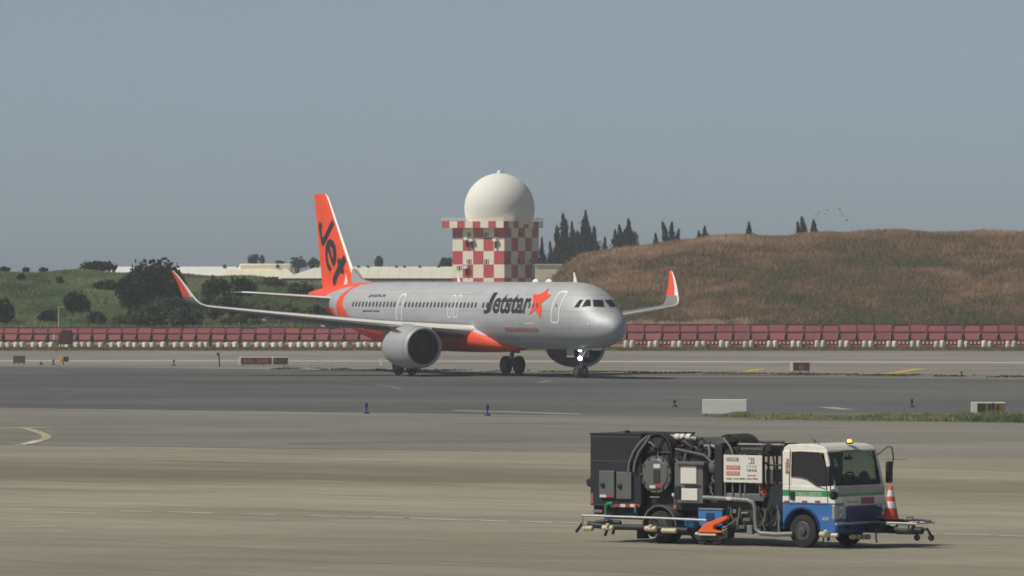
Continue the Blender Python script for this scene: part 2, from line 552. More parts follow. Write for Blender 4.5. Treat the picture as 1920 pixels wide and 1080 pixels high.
def draped(name, vs, fs, bvh, ray, m, parent, off=0.012):
    """drop a flat mesh on a surface: ray(x, y) gives (origin, direction)"""
    pts = []
    for p in vs:
        o, d = ray(p[0], p[1])
        hit, nrm, _, _ = bvh.ray_cast(o, d)
        if hit is None:
            pts.append(None)
            continue
        if nrm.dot(d) > 0:
            nrm = -nrm
        pts.append(hit + nrm * off)
    keep = [f for f in fs if all(pts[i] is not None for i in f)]
    idx = {}
    nv, nf = [], []
    for f in keep:
        g = []
        for i in f:
            if i not in idx:
                idx[i] = len(nv); nv.append(pts[i])
            g.append(idx[i])
        nf.append(g)
    b = MB(); b.add(nv, nf)
    return b.build(name, m, parent, smooth=60)

def interp(x, pts):
    return float(np.interp(x, [p[0] for p in pts], [p[1] for p in pts]))

# ================================================================== THE SETTING
def sheet(name, pts, z, m, label=None):
    b = MB()
    b.add([(p[0], p[1], z) for p in pts], [tuple(range(len(pts)))])
    o = b.build(name, m, smooth=False)
    fix_normals(o)
    if o.data.polygons[0].normal.z < 0:
        o.data.flip_normals()
    return tag(o, label, kind='structure')

def edge_line(pa, pb, xl=-150, xr=150):
    a, b = ground_at(*pa), ground_at(*pb)
    k = (b.y - a.y) / (b.x - a.x)
    return (xl, a.y + k * (xl - a.x)), (xr, a.y + k * (xr - a.x))

m = mat('rough airfield grass', (0.12, 0.115, 0.06), 0.9, spec=0.1)
nt, nd, lk, b = nodes_of(m)
v = mapping(nt)
c = ramp(nt, noise(nt, v, 0.05, 5, 0.6), [(0.35, (0.10, 0.115, 0.055)), (0.5, (0.165, 0.150, 0.085)), (0.65, (0.21, 0.185, 0.115))])
c = mixc(nt, 1.0, c, ramp(nt, noise(nt, v, 1.2, 4, 0.7), [(0.3, (0.8, 0.8, 0.8)), (0.7, (1.15, 1.15, 1.15))]), 'MULTIPLY')
lk.new(c, b.inputs['Base Color'])
M['turf'] = m
sheet('ground', [(-9000, -2000), (9000, -2000), (9000, 16000), (-9000, 16000)], 0.0, M['turf'])
rl, rr = edge_line((0, 657.5), (1920, 658.5))
sheet('runway', [(-150, 330), (150, 330), rr, rl], 0.004, M['runway'])
tl, tr_ = edge_line((0, 687), (1920, 708))
sheet('taxiway', [(-150, 20), (150, 20), tr_, tl], 0.008, M['tarmac'])
al, ar = edge_line((0, 765), (1400, 784))
sheet('apron', [(-150, 19), (150, 19), ar, al], 0.012, M['apron_grey'])
pl, pr = edge_line((0, 834), (1920, 862))
apron_tan = sheet('apron_surface', [(-150, 18), (150, 18), pr, pl], 0.016, M['apron_tan'])

def stripe(name, px_pts, width, m, z, kind='structure', parent=None):
    """a painted line through points of the ground seen in the photograph, of one real width in metres"""
    P = [ground_at(*p) for p in px_pts]
    vs, fs = [], []
    for i, p in enumerate(P):
        t = (P[min(i + 1, len(P) - 1)] - P[max(i - 1, 0)]).normalized()
        n = Vector((-t.y, t.x, 0)) * width / 2
        vs += [(p.x + n.x, p.y + n.y, z), (p.x - n.x, p.y - n.y, z)]
    for i in range(len(P) - 1):
        fs.append((2 * i, 2 * i + 1, 2 * i + 3, 2 * i + 2))
    o = mesh_of(name, vs, fs, m, parent)
    if o.data.polygons[0].normal.z < 0:
        o.data.flip_normals()
    return tag(o, kind=kind) if parent is None else o

M['grey_print'] = mat('worn grey paint', (0.19, 0.19, 0.185), 0.85, var=0.2)
stripe('runway_edge_line', [(-200, 676.5), (960, 677.5), (2120, 680.5)], 3.6, M['line_white'], 0.012)
stripe('taxiway_edge_line', [(1150, 705.5), (1540, 707), (2050, 711)], 1.6, M['line_olive'], 0.012)
stripe('shoulder_line', [(-100, 704.0), (400, 703.6), (760, 704.2)], 5.0, M['tar'], 0.012)
for a, c_ in (((1392, 698.5), (1428, 692)), ((1662, 701.5), (1726, 691.5))):
    stripe('taxiway_marking', [a, c_], 0.85, M['line_yellow'], 0.016)
stripe('taxiway_marking', [(850, 770), (960, 773), (1086, 777)], 0.55, M['line_pale'], 0.016)
stripe('taxiway_marking', [(640, 716.5), (700, 720), (735, 725), (752, 731)], 0.22, M['grey_print'], 0.016)
stripe('taxiway_marking', [(1012, 718), (1032, 714)], 0.5, M['grey_print'], 0.016)
stripe('taxiway_marking', [(1548, 764), (1588, 768.5)], 0.8, M['joint'], 0.016)
stripe('apron_curve_line', [(-30, 804.5), (0, 804), (50, 803), (88, 802)], 0.9, M['line_olive'], 0.020)
stripe('apron_curve_line', [(30, 802.5), (48, 804), (64, 808.5), (80, 814), (88, 819), (86, 823), (74, 827)], 0.36, M['line_olive'], 0.024)
stripe('apron_curve_line', [(74, 826), (58, 831), (36, 835.5)], 0.40, M['line_pale'], 0.020)
stripe('apron_curve_line', [(90, 806), (97, 815), (92, 824), (70, 832), (30, 836)], 0.12, M['grey_print'], 0.020)
dashes = [((16, 956.3), (62, 957.2)), ((95, 962.3), (188, 964.6)), ((122, 958), (176, 958.8)), ((226, 959.4), (284, 961)), ((312, 960.8), (400, 963.8)),
          ((455, 964.8), (516, 967)), ((574, 968.2), (640, 970.4)), ((648, 969.8), (690, 971)), ((696, 970.8), (762, 973.3)), ((764, 972.8), (880, 977.4)),
          ((890, 976.3), (955, 979.4)), ((965, 978.5), (1040, 981.6)), ((1052, 981.4), (1110, 983.4)), ((1690, 1000.2), (1758, 1002.4)), ((1768, 1002.6), (1860, 1005.4)), ((1872, 1005.8), (1960, 1008.4)),
          ((100, 998.2), (178, 996.8)), ((10, 990.5), (110, 988.5))]
for a, c_ in dashes:
    stripe('apron_dash_marking', [a, c_], 0.26, M['line_pale'], 0.024)
stripe('apron_joint_line', [(-40, 1035.5), (300, 1044), (700, 1057), (960, 1065), (1300, 1078)], 0.07, M['joint'], 0.024)
stripe('apron_joint_line', [(1180, 1028), (1500, 1041), (1960, 1058)], 0.07, M['joint'], 0.024)
stripe('apron_joint_line', [(-40, 915), (300, 922), (700, 931), (1080, 941)], 0.06, M['tar'], 0.024)
stripe('apron_joint_line', [(1690, 899), (1960, 905)], 0.12, M['joint'], 0.024)
stripe('apron_joint_line', [(-40, 833.2), (200, 836.8), (420, 840.2), (640, 843.0)], 0.3, M['tar'], 0.024)
stripe('apron_joint_line', [(1655, 862), (1700, 862.3)], 0.5, M['tar'], 0.024)
stripe('apron_joint_line', [(540, 833), (700, 830.5), (980, 829)], 0.22, M['tar'], 0.020)
stripe('apron_joint_line', [(590, 772.5), (632, 772.2)], 0.8, M['tar'], 0.020)
stripe('apron_joint_line', [(850, 794), (1080, 795.5)], 0.25, M['tar'], 0.020)
stripe('apron_joint_line', [(-40, 797), (180, 795.5), (460, 799)], 0.22, M['joint'], 0.020)

# pale shoulder and the grass island at the right
isl = [ground_at(1330, 783), ground_at(1400, 786.5), ground_at(1560, 789.5), ground_at(2000, 795), ground_at(2000, 778), ground_at(1700, 775), ground_at(1480, 777), ground_at(1380, 780)]
sheet('grass_verge', [(p.x, p.y) for p in isl], 0.020, M['turf'])

# ---- hills
CL = [(-200, 511), (0, 514), (150, 513), (235, 516), (330, 520), (400, 522), (480, 525), (560, 535), (610, 540), (700, 556), (900, 562)]
CR = [(960, 578), (1005, 562), (1035, 543), (1060, 520), (1092, 494), (1122, 484), (1180, 479), (1232, 474), (1290, 463), (1340, 459), (1400, 455), (1480, 455), (1550, 451), (1640, 448), (1760, 449), (2150, 449)]
DCL, DCR, D0 = 692.0, 722.0, 597.0
ZL = [(x_at(p, DCL), z_at(y, DCL)) for p, y in CL]
ZR = [(x_at(p, DCR), z_at(y, DCR)) for p, y in CR]

def smooth01(t):
    t = min(max(t, 0.0), 1.0)
    return t * t * (3 - 2 * t)

def hill_z(x, d):
    if x < -1.5:
        zc, dc = interp(x, ZL), DCL
    else:
        zc, dc = interp(x, ZR), DCR
        if x < 0.5:
            w = (x + 1.5) / 2.0
            zc = zc * w + interp(-1.5, ZL) * (1 - w); dc = dc * w + DCL * (1 - w)
    t = (d - D0) / (dc - D0)
    if t <= 0:
        return 0.0
    if t < 1:
        h = 0.25 * smooth01(t * 8) + (zc - 0.25) * (0.72 * t ** 0.85 + 0.28 * smooth01(t))
    else:
        h = zc * (1 - smooth01((d - dc - 14) / 60.0) * 0.97)
    h += 0.22 * math.sin(x * 0.55 + d * 0.11) * math.sin(d * 0.21 - x * 0.13) * min(1, t * 3) * (zc > 4)
    return max(h, 0.0)

def terrain(name, x0, x1, m):
    xs = np.arange(x0, x1 + 0.01, 0.9)
    ds = np.concatenate([np.arange(D0, 742, 2.0), np.arange(742, 812, 5.0)])
    vs = [(x, d, hill_z(x, d) if d > D0 else -0.05) for d in ds for x in xs]
    n = len(xs)
    fs = [(j * n + i, j * n + i + 1, (j + 1) * n + i + 1, (j + 1) * n + i) for j in range(len(ds) - 1) for i in range(n - 1)]
    b = MB(); b.add(vs, fs)
    return tag(b.build(name, m, smooth=80), kind='structure')

m = mat('green hillside', (0.12, 0.14, 0.06), 0.95, spec=0.05)
nt, nd, lk, b = nodes_of(m); v = mapping(nt)
c = ramp(nt, noise(nt, v, 0.09, 5, 0.6), [(0.32, (0.055, 0.085, 0.035)), (0.5, (0.105, 0.135, 0.055)), (0.68, (0.17, 0.175, 0.085))])
c = mixc(nt, 1.0, c, ramp(nt, noise(nt, v, 1.1, 5, 0.7), [(0.3, (0.7, 0.7, 0.7)), (0.7, (1.2, 1.2, 1.2))]), 'MULTIPLY')
lk.new(c, b.inputs['Base Color'])
M['hill_green'] = m
m = mat('brown hillside', (0.13, 0.10, 0.07), 0.95, spec=0.05)
nt, nd, lk, b = nodes_of(m); v = mapping(nt)
c = ramp(nt, noise(nt, v, 0.08, 5, 0.62), [(0.36, (0.11, 0.125, 0.062)), (0.48, (0.21, 0.155, 0.10)), (0.66, (0.31, 0.22, 0.15))])
c = mixc(nt, 1.0, c, ramp(nt, noise(nt, v, 0.9, 5, 0.7), [(0.3, (0.7, 0.7, 0.7)), (0.7, (1.2, 1.2, 1.2))]), 'MULTIPLY')
lk.new(c, b.inputs['Base Color'])
M['hill_brown'] = m
terrain('green_hill', -75.0, -1.5, M['hill_green'])
terrain('brown_hill', -1.5, 78.0, M['hill_brown'])

# ---- ground cover
def value_noise(x, y, seed=0):
    def h(i, j):
        n = np.sin(i * 127.1 + j * 311.7 + seed * 74.7) * 43758.5453
        return n - np.floor(n)
    i, j = np.floor(x), np.floor(y)
    u, w = x - i, y - j
    u, w = u * u * (3 - 2 * u), w * w * (3 - 2 * w)
    return (h(i, j) * (1 - u) + h(i + 1, j) * u) * (1 - w) + (h(i, j + 1) * (1 - u) + h(i + 1, j + 1) * u) * w

def fbm(x, y, seed=0):
    return 0.55 * value_noise(x, y, seed) + 0.3 * value_noise(x * 2.1, y * 2.1, seed + 3) + 0.15 * value_noise(x * 4.3, y * 4.3, seed + 5)

def grass(name, xs, ds, zs, hgt, wid, tint, m, blades=3, lean=0.35, sprad=0.25):
    """upright blades: each a thin bent triangle pair; tint is the plant's own shade (0 dark .. 1 pale)"""
    n = len(xs)
    X = np.repeat(xs, blades) + NR.normal(0, sprad, n * blades)
    Y = np.repeat(ds, blades) + NR.normal(0, sprad, n * blades)
    Z = np.repeat(zs, blades) - 0.06
    H = np.repeat(hgt, blades) * NR.uniform(0.55, 1.1, n * blades)
    W = np.repeat(wid, blades) * NR.uniform(0.6, 1.2, n * blades)
    T = np.clip(np.repeat(tint, blades) + NR.normal(0, 0.10, n * blades), 0, 1)
    a = NR.uniform(0, math.pi, n * blades)
    lx, ly = NR.normal(0.06, lean, n * blades) * H, NR.normal(0, lean, n * blades) * H
    dx, dy = np.cos(a) * W / 2, np.sin(a) * W / 2
    k = n * blades
    V = np.empty((k, 5, 3))
    V[:, 0] = np.stack([X - dx, Y - dy, Z], 1)
    V[:, 1] = np.stack([X + dx, Y + dy, Z], 1)
    V[:, 2] = np.stack([X + dx * .9 + lx * .4, Y + dy * .9 + ly * .4, Z + H * .6], 1)
    V[:, 3] = np.stack([X - dx * .9 + lx * .4, Y - dy * .9 + ly * .4, Z + H * .6], 1)
    V[:, 4] = np.stack([X + lx, Y + ly, Z + H], 1)
    me = bpy.data.meshes.new(name)
    base = (np.arange(k) * 5)[:, None]
    quads = base + np.array([0, 1, 2, 3]); tris = base + np.array([3, 2, 4])
    me.vertices.add(k * 5)
    me.vertices.foreach_set('co', V.ravel())
    loops = np.concatenate([quads, tris], 1).ravel()
    me.loops.add(len(loops)); me.loops.foreach_set('vertex_index', loops.astype(np.int32))
    starts = np.stack([np.arange(k) * 7, np.arange(k) * 7 + 4], 1).ravel()
    me.polygons.add(2 * k); me.polygons.foreach_set('loop_start', starts.astype(np.int32))
    me.polygons.foreach_set('loop_total', np.tile([4, 3], k).astype(np.int32))
    me.update(calc_edges=True)
    at = me.attributes.new('tint', 'FLOAT', 'POINT')
    at.data.foreach_set('value', np.repeat(T, 5).astype(np.float32))
    me.materials.append(m)
    return tag(link(bpy.data.objects.new(name, me)), kind='stuff')

def tint_mat(name, stops):
    m = mat(name, stops[0][1], 0.9, spec=0.08)
    nt, nd, lk, b = nodes_of(m)
    at = nd.new('ShaderNodeAttribute'); at.attribute_name = 'tint'
    thin_foliage(m, ramp(nt, at.outputs['Fac'], stops))
    return m

M['reed'] = tint_mat('dry reeds', [(0.0, (0.105, 0.150, 0.065)), (0.28, (0.185, 0.180, 0.098)), (0.45, (0.27, 0.188, 0.118)), (0.7, (0.48, 0.315, 0.205)), (1.0, (0.62, 0.48, 0.34))])
M['green_grass'] = tint_mat('green grass', [(0.0, (0.088, 0.135, 0.062)), (0.4, (0.180, 0.245, 0.118)), (0.7, (0.285, 0.325, 0.170)), (1.0, (0.40, 0.37, 0.21))])
M['dry_grass'] = tint_mat('dry verge grass', [(0.0, (0.070, 0.070, 0.034)), (0.5, (0.165, 0.150, 0.080)), (1.0, (0.29, 0.25, 0.15))])

n = 110000
xs = NR.uniform(1.0, 64, n); ds = NR.uniform(598, 738, n)
ok = np.abs(xs) < ds * 0.0815
xs, ds = xs[ok], ds[ok]
zs = np.array([hill_z(a, b_) for a, b_ in zip(xs, ds)])
crest = np.array([interp(a, ZR) for a in xs])
ok = (zs > 0.12)
xs, ds, zs, crest = xs[ok], ds[ok], zs[ok], crest[ok]
rel = np.clip(zs / crest, 0, 1)
f = fbm(xs * 0.11, ds * 0.035, 2); f2 = fbm(xs * 0.5, ds * 0.16, 9)
f3 = fbm(xs * 0.045 + 9, ds * 0.02, 77)
tint = 0.47 + 0.34 * (rel - 0.62) + 0.30 * np.clip(rel - 0.8, 0, 1) + 0.55 * (f - 0.5) * 1.5 + 0.55 * (f2 - 0.5) + 0.5 * (f3 - 0.5)
green = smooth_band = np.clip((fbm(xs * 0.09 + 40, ds * 0.03, 21) - 0.53) * 5, 0, 1) * np.clip(1.5 - np.abs(rel - 0.45) * 2.6, 0, 1)
tint = tint * (1 - green) + green * (0.10 + 0.35 * f2)
lowpale = (rel < 0.2) & (xs < 22) & (f2 > 0.35)
tint = np.where(lowpale, 0.88, tint)
grass('reed_grass', xs, ds, zs, np.where(rel > 0.85, 1.0, 0.66) * (0.7 + 0.6 * f2), np.full(len(xs), 0.095), tint, M['reed'], blades=4, sprad=0.3)

n = 60000
xs = NR.uniform(-60, 1.0, n); ds = NR.uniform(598, 702, n)
ok = np.abs(xs) < ds * 0.0815
xs, ds = xs[ok], ds[ok]
zs = np.array([hill_z(a, b_) for a, b_ in zip(xs, ds)])
ok = zs > 0.1
xs, ds, zs = xs[ok], ds[ok], zs[ok]
f = fbm(xs * 0.12, ds * 0.04, 33); f2 = fbm(xs * 0.45, ds * 0.15, 37)
tint = 0.42 + 1.0 * (f - 0.5) + 0.6 * (f2 - 0.5) + 0.16 * np.clip(zs / 6.5 - 0.4, -0.5, 1)
grass('hill_grass', xs, ds, zs, np.full(len(xs), 0.38), np.full(len(xs), 0.14), tint, M['green_grass'], blades=3)

n = 12000
xs = NR.uniform(-48, 48, n); ds = NR.uniform(559.5, 583, n)
f2 = fbm(xs * 0.4, ds * 0.2, 51)
grass('verge_grass', xs, ds, np.zeros(n), np.full(n, 0.17), np.full(n, 0.16), 0.25 + 0.7 * f2, M['dry_grass'], blades=2)

# thin weedy strip along the far taxiway edge
a0, b0 = Vector((*tl, 0)), Vector((*tr_, 0))
n = 5200
t = NR.uniform(0.36, 0.74, n)
xs = a0.x + (b0.x - a0.x) * t + NR.normal(0, 0.2, n); ds = a0.y + (b0.y - a0.y) * t + NR.uniform(0.3, 6.5, n)
f2 = fbm(xs * 0.8, ds * 0.3, 61)
ok = (f2 > 0.50) & (np.abs(xs) < 40) & (xs > -16)
grass('strip_grass', xs[ok], ds[ok], np.full(ok.sum(), 0.01), np.full(ok.sum(), 0.14), np.full(ok.sum(), 0.16), 0.05 + 0.5 * (f2[ok] - 0.4), M['dry_grass'], blades=3)
# weeds on the island at the right
n = 5200
px = NR.uniform(1372, 2000, n)
py = 783 + (px - 1372) * 0.0115 + NR.uniform(-5.5, 3.5, n)
G = [ground_at(a, b_) for a, b_ in zip(px, py)]
xs = np.array([g.x for g in G]); ds = np.array([g.y for g in G])
f2 = fbm(xs * 0.9, ds * 0.35, 71)
tall = 0.13 + 0.22 * np.clip((px - 1600) / 250, 0, 1) + 0.12 * (f2 > 0.55)
tall *= np.clip((px - 1372) / 60, 0.2, 1) * 0.8
grass('island_grass', xs, ds, np.full(n, 0.015), tall, np.full(n, 0.05), 0.52 + 0.9 * (f2 - 0.5) + 0.15 * (px < 1560) - 0.12 * (px > 1800), M['green_grass'], blades=4, sprad=0.1)
# weeds in front of the white cabinet at the right edge
px = NR.uniform(1335, 1404, 420)
G = [ground_at(a, 780.3 + NR.uniform(0, 3)) for a in px]
grass('weeds', np.array([g.x for g in G]), np.array([g.y for g in G]), np.full(420, 0.015), 0.08 + 0.22 * np.clip((px - 1340) / 40, 0, 1), np.full(420, 0.03), NR.uniform(0.3, 1.0, 420), M['green_grass'], blades=4, sprad=0.06)

# ================================================================== RADAR TOWER
TD = 900.0
ta = R(33.5)
corner = Vector((x_at(945.7, TD), TD, 0))
root = thing('radar_tower', 'red and white chequered square radar tower carrying a big white dome', 'radar tower', corner, 0)
# local frame: +x runs along the right (shaded) face away from the corner, +y along the left (sunlit) face
root.rotation_euler = (0, 0, 0)
W = 8.45
uL = Vector((-math.cos(ta), math.sin(ta), 0)); uR = Vector((math.sin(ta), math.cos(ta), 0))
rz = math.atan2(uR.y, uR.x)
root.rotation_euler = (0, 0, rz)            # local x = right face direction, local y = left face direction
Y427 = z_at(427, TD)
ROWH = 1.82
rows = [(Y427, Y427 - 1.32)]
z = Y427 - 1.32
while z > -0.2:
    rows.append((z, max(z - ROWH, -0.3))); z -= ROWH
core = MB(); core.box(0.06, W - 0.06, 0.06, W - 0.06, -0.3, Y427)
core.build('tower_core', M['cream_wall'], root)
PW = W / 5
pan = {}
for r_, (zt, zb) in enumerate(rows):
    for face in (0, 1):
        for k in range(5):
            red = (r_ + k + (0 if face == 0 else 1)) % 2 == 0
            if face == 0:      # left face at local x = 0, running along +y; k = 0 is the column at the corner
                red = (r_ + k) % 2 == 0
            else:
                red = (r_ + k) % 2 == 0
            mm = M['red_wall'] if red else M['cream_wall']
            b = MB()
            d = 0.012 * ((r_ * 3 + k) % 2)
            if face == 0:
                b.box(-d, 0.06, PW * k, PW * (k + 1), zb, zt)
            else:
                b.box(PW * k, PW * (k + 1), -d, 0.06, zb, zt)
            key = (face, r_ > 0, red, d, k, r_)
            b.build('wall_panel', mm, root, smooth=0)
# overhanging deck with chequered edge
ov = 1.05
zt, zb = z_at(414.5, TD), Y427
XP, YM = W + 0.2, -0.6
MB().box(-ov + 0.05, XP - 0.05, YM + 0.05, W + ov - 0.05, zb, zt - 0.02).build('deck_slab', M['cream_wall'], root)
N = 8
for face in (0, 1):
    for k in range(N):
        tw = (W + ov - YM) / N if face == 0 else (XP + ov) / N
        a = (YM if face == 0 else -ov) + tw * k
        mm = M['red_wall'] if (k + face) % 2 == (1 if face == 0 else 1) else M['cream_wall']
        b = MB()
        if face == 0:
            b.box(-ov, -ov + 0.05, a, a + tw, zb, zt)
        else:
            b.box(a, a + tw, YM, YM + 0.05, zb, zt)
        b.build('deck_panel', mm, root, smooth=0)
rail = MB()
for k in range(15):
    a = YM + (W + ov - YM) * k / 14
    rail.box(-ov, -ov + 0.06, a - 0.03, a + 0.03, zt, zt + 0.42)
    a = -ov + (XP + ov) * k / 14
    rail.box(a - 0.03, a + 0.03, YM, YM + 0.06, zt, zt + 0.42)
for q in (0.40, 0.2):
    rail.box(-ov - 0.01, -ov + 0.05, YM, W + ov, zt + q, zt + q + 0.06)
    rail.box(-ov, XP, YM - 0.01, YM + 0.05, zt + q, zt + q + 0.06)
    rail.box(XP - 0.06, XP, YM, W + ov, zt + q, zt + q + 0.06)
rail.build('deck_rail', M['cream_wall'], root, smooth=0)
cen = Vector((W / 2 - 0.1, W / 2 - 0.7, 0))
rr_ = 66 / F_PX * (TD + 4)
zc = z_at(390.5, TD + 4)
prof = []
for k in range(41):
    ph = -math.pi / 2 + math.pi * k / 40
    if zc + rr_ * math.sin(ph) < zt - 0.4:
        continue
    prof.append((max(rr_ * math.cos(ph), 0.01), rr_ * math.sin(ph)))
MB().lathe(prof, (cen.x, cen.y, zc), n=64).build('radome', M['radome'], root, smooth=60)
MB().cyl((cen.x, cen.y, zt - 0.1), (cen.x, cen.y, zt + 0.35), 4.2, n=40).build('dome_ring', M['grey_metal'], root)
MB().lathe([(0.01, 0.42), (0.22, 0.36), (0.34, 0.15), (0.36, -0.1), (0.02, -0.12)][::-1], (cen.x, cen.y, zc + rr_), n=16).build('dome_cap', M['white_wall'], root)
MB().cyl((cen.x + 0.35, cen.y - 0.35, zc + rr_ - 0.1), (cen.x + 0.35, cen.y - 0.35, zc + rr_ + 0.85), 0.035, n=6).build('lightning_rod', M['grey_metal'], root)
# small louvred windows, cooling units and dark strips for their shadows on the faces, from the photograph
def tower_window(face, a, z, w=0.24, h=0.62):
    b = MB()
    for i in (-1, 0, 1):
        ww = w if i == 0 else 0.07
        c0 = a + i * (w * 0.5 + 0.22)
        if face == 0:
            b.box(-0.06, 0.0, c0 - ww / 2, c0 + ww / 2, z - h / 2, z + h / 2)
        else:
            b.box(c0 - ww / 2, c0 + ww / 2, -0.06, 0.0, z - h / 2, z + h / 2)
    b.build('window', M['dark_window'], root, smooth=0)
for a, zz in ((6.15, 440), (3.35, 440), (1.6, 440), (6.1, 490.5), (3.3, 490.5), (8.45 - 0.75, 502.5)):
    tower_window(0, a - 0.4, z_at(zz, TD))
for a, zz in ((1.2, 440), (4.0, 439), (0.9, 489), (3.4, 489), (6.4, 489)):
    tower_window(1, a, z_at(zz, TD))
for a, zz in ((6.05, 447.5), (5.2, 450), (1.35, 450), (6.1, 501)):
    b = MB(); b.box(-0.55, -0.02, a - 0.35, a + 0.25, z_at(zz, TD) - 0.18, z_at(zz, TD) + 0.2)
    u = b.build('cooling_unit', M['white_wall'], root, smooth=0)
    MB().box(-0.40, -0.02, a - 0.1, a + 0.0, z_at(zz, TD) - 1.1, z_at(zz, TD) - 0.18).build('pipe', M['dark_metal'], u, smooth=0)  # dark strip stands in for the shadow streak below the unit

# ================================================================== WAREHOUSES
def gable(name, label, px0, px1, y_ridge, y_eave, d, depth, roof_m, hip0=0.0, hip1=0.0, ridge_off=None, wall_m=None):
    x0, x1 = x_at(px0, d), x_at(px1, d)
    o = thing(name, label, 'warehouse', ((x0 + x1) / 2, d, 0))
    hw = (x1 - x0) / 2
    ze, zr = z_at(y_eave, d), z_at(y_ridge, d + depth / 2)
    MB().box(-hw + 0.3, hw - 0.3, 0.4, depth - 0.4, 0, ze - 0.02).build('wall', wall_m or M['white_wall'], o, smooth=0)
    vs = [(-hw, 0, ze), (hw, 0, ze), (hw, depth, ze), (-hw, depth, ze), (-hw + hip0, depth / 2, zr), (hw - hip1, depth / 2, zr)]
    b = MB(); b.add(vs, [(0, 1, 5, 4), (2, 3, 4, 5), (1, 2, 5), (3, 0, 4), (0, 3, 2, 1)])
    r_ = b.build('roof', roof_m, o, smooth=0)
    g = MB(); g.box(-hw, hw, -0.12, 0.06, ze - 0.28, ze + 0.02)
    g.build('gutter', M['dark_metal'], r_, smooth=0)
    seam = MB()
    k = -hw + 1.5
    while k < hw - 0.5:
        lim0 = -hw + hip0; lim1 = hw - hip1
        t = 1.0
        if k < lim0: t = (k + hw) / max(hip0, 0.01)
        if k > lim1: t = (hw - k) / max(hip1, 0.01)
        zr2, yy = ze + (zr - ze) * t, depth / 2 * t
        seam.add([(k - 0.05, 0, ze + 0.03), (k + 0.05, 0, ze + 0.03), (k + 0.05, yy, zr2 + 0.03), (k - 0.05, yy, zr2 + 0.03)], [(0, 1, 2, 3)])
        k += 1.5
    tag(seam.build('roof_seam', roof_m, r_, smooth=0), kind='stuff')
    return o, r_, hw, ze, zr

D1 = 1040.0
x0, x1 = x_at(205, D1), x_at(440, D1)
gable('warehouse', 'long white roofed warehouse, the brightest roof behind the green hill', 205, 440, 500.0, 521.0, 1040, 12, M['white_wall'])
o, r_, hw, ze, zr = gable('warehouse', 'cream hipped roof warehouse with raised ridge left of the orange tail fin', 390, 560, 499.5, 523, 960, 24, M['roof_cream'], hip0=4.2, hip1=2.5)
MB().box(-2.4, 5.2, 9.5, 14.5, zr - 1.2, z_at(494.5, 972)).build('ridge_vent', M['roof_cream'], o, bevel=0.2)
for xx in (-4.5, 3.2):
    MB().lathe([(0.25, 0), (0.25, 0.35), (0.34, 0.4), (0.02, 0.62)], (xx, 9.0, zr - 0.3), n=10).build('roof_vent', M['dark_metal'], r_)
o, r_, hw, ze, zr = gable('warehouse', 'long grey roofed warehouse with dark eaves behind the aircraft tail', 528, 862, 500.0, 522.0, 940, 22, M['roof_grey'], hip0=4.8)
for px in (595, 672, 690, 743, 758, 787, 822):
    MB().lathe([(0.18, 0), (0.18, 0.3), (0.30, 0.36), (0.02, 0.6)], (x_at(px, 950) - o.location.x, 10.2, zr - 0.35), n=10).build('roof_vent', M['dark_metal'], r_)
for px in (585, 650, 735, 812):
    MB().box(x_at(px, 940) - o.location.x - 0.07, x_at(px, 940) - o.location.x + 0.07, -0.05, 0.1, 0, ze - 0.2).build('downpipe', M['dark_metal'], o, smooth=0)
D1 = 845.0
x0, x1 = x_at(1004, D1), x_at(1054, D1)
o = thing('warehouse', 'small pale flat roofed building between the radar tower and the brown hill', 'building', ((x0 + x1) / 2, D1, 0))
hw = (x1 - x0) / 2
MB().box(-hw, hw, 0, 8, 0, z_at(496.5, D1)).build('wall', M['roof_cream'], o, smooth=0)
MB().box(-hw - 0.15, hw + 0.15, -0.15, 8.15, z_at(496.5, D1), z_at(495, D1)).build('roof', M['white_wall'], o, smooth=0)
MB().box(hw + 0.2, hw + 1.3, 1.0, 2.0, z_at(500, D1), z_at(498, D1)).build('canopy', M['white_wall'], o, smooth=0)

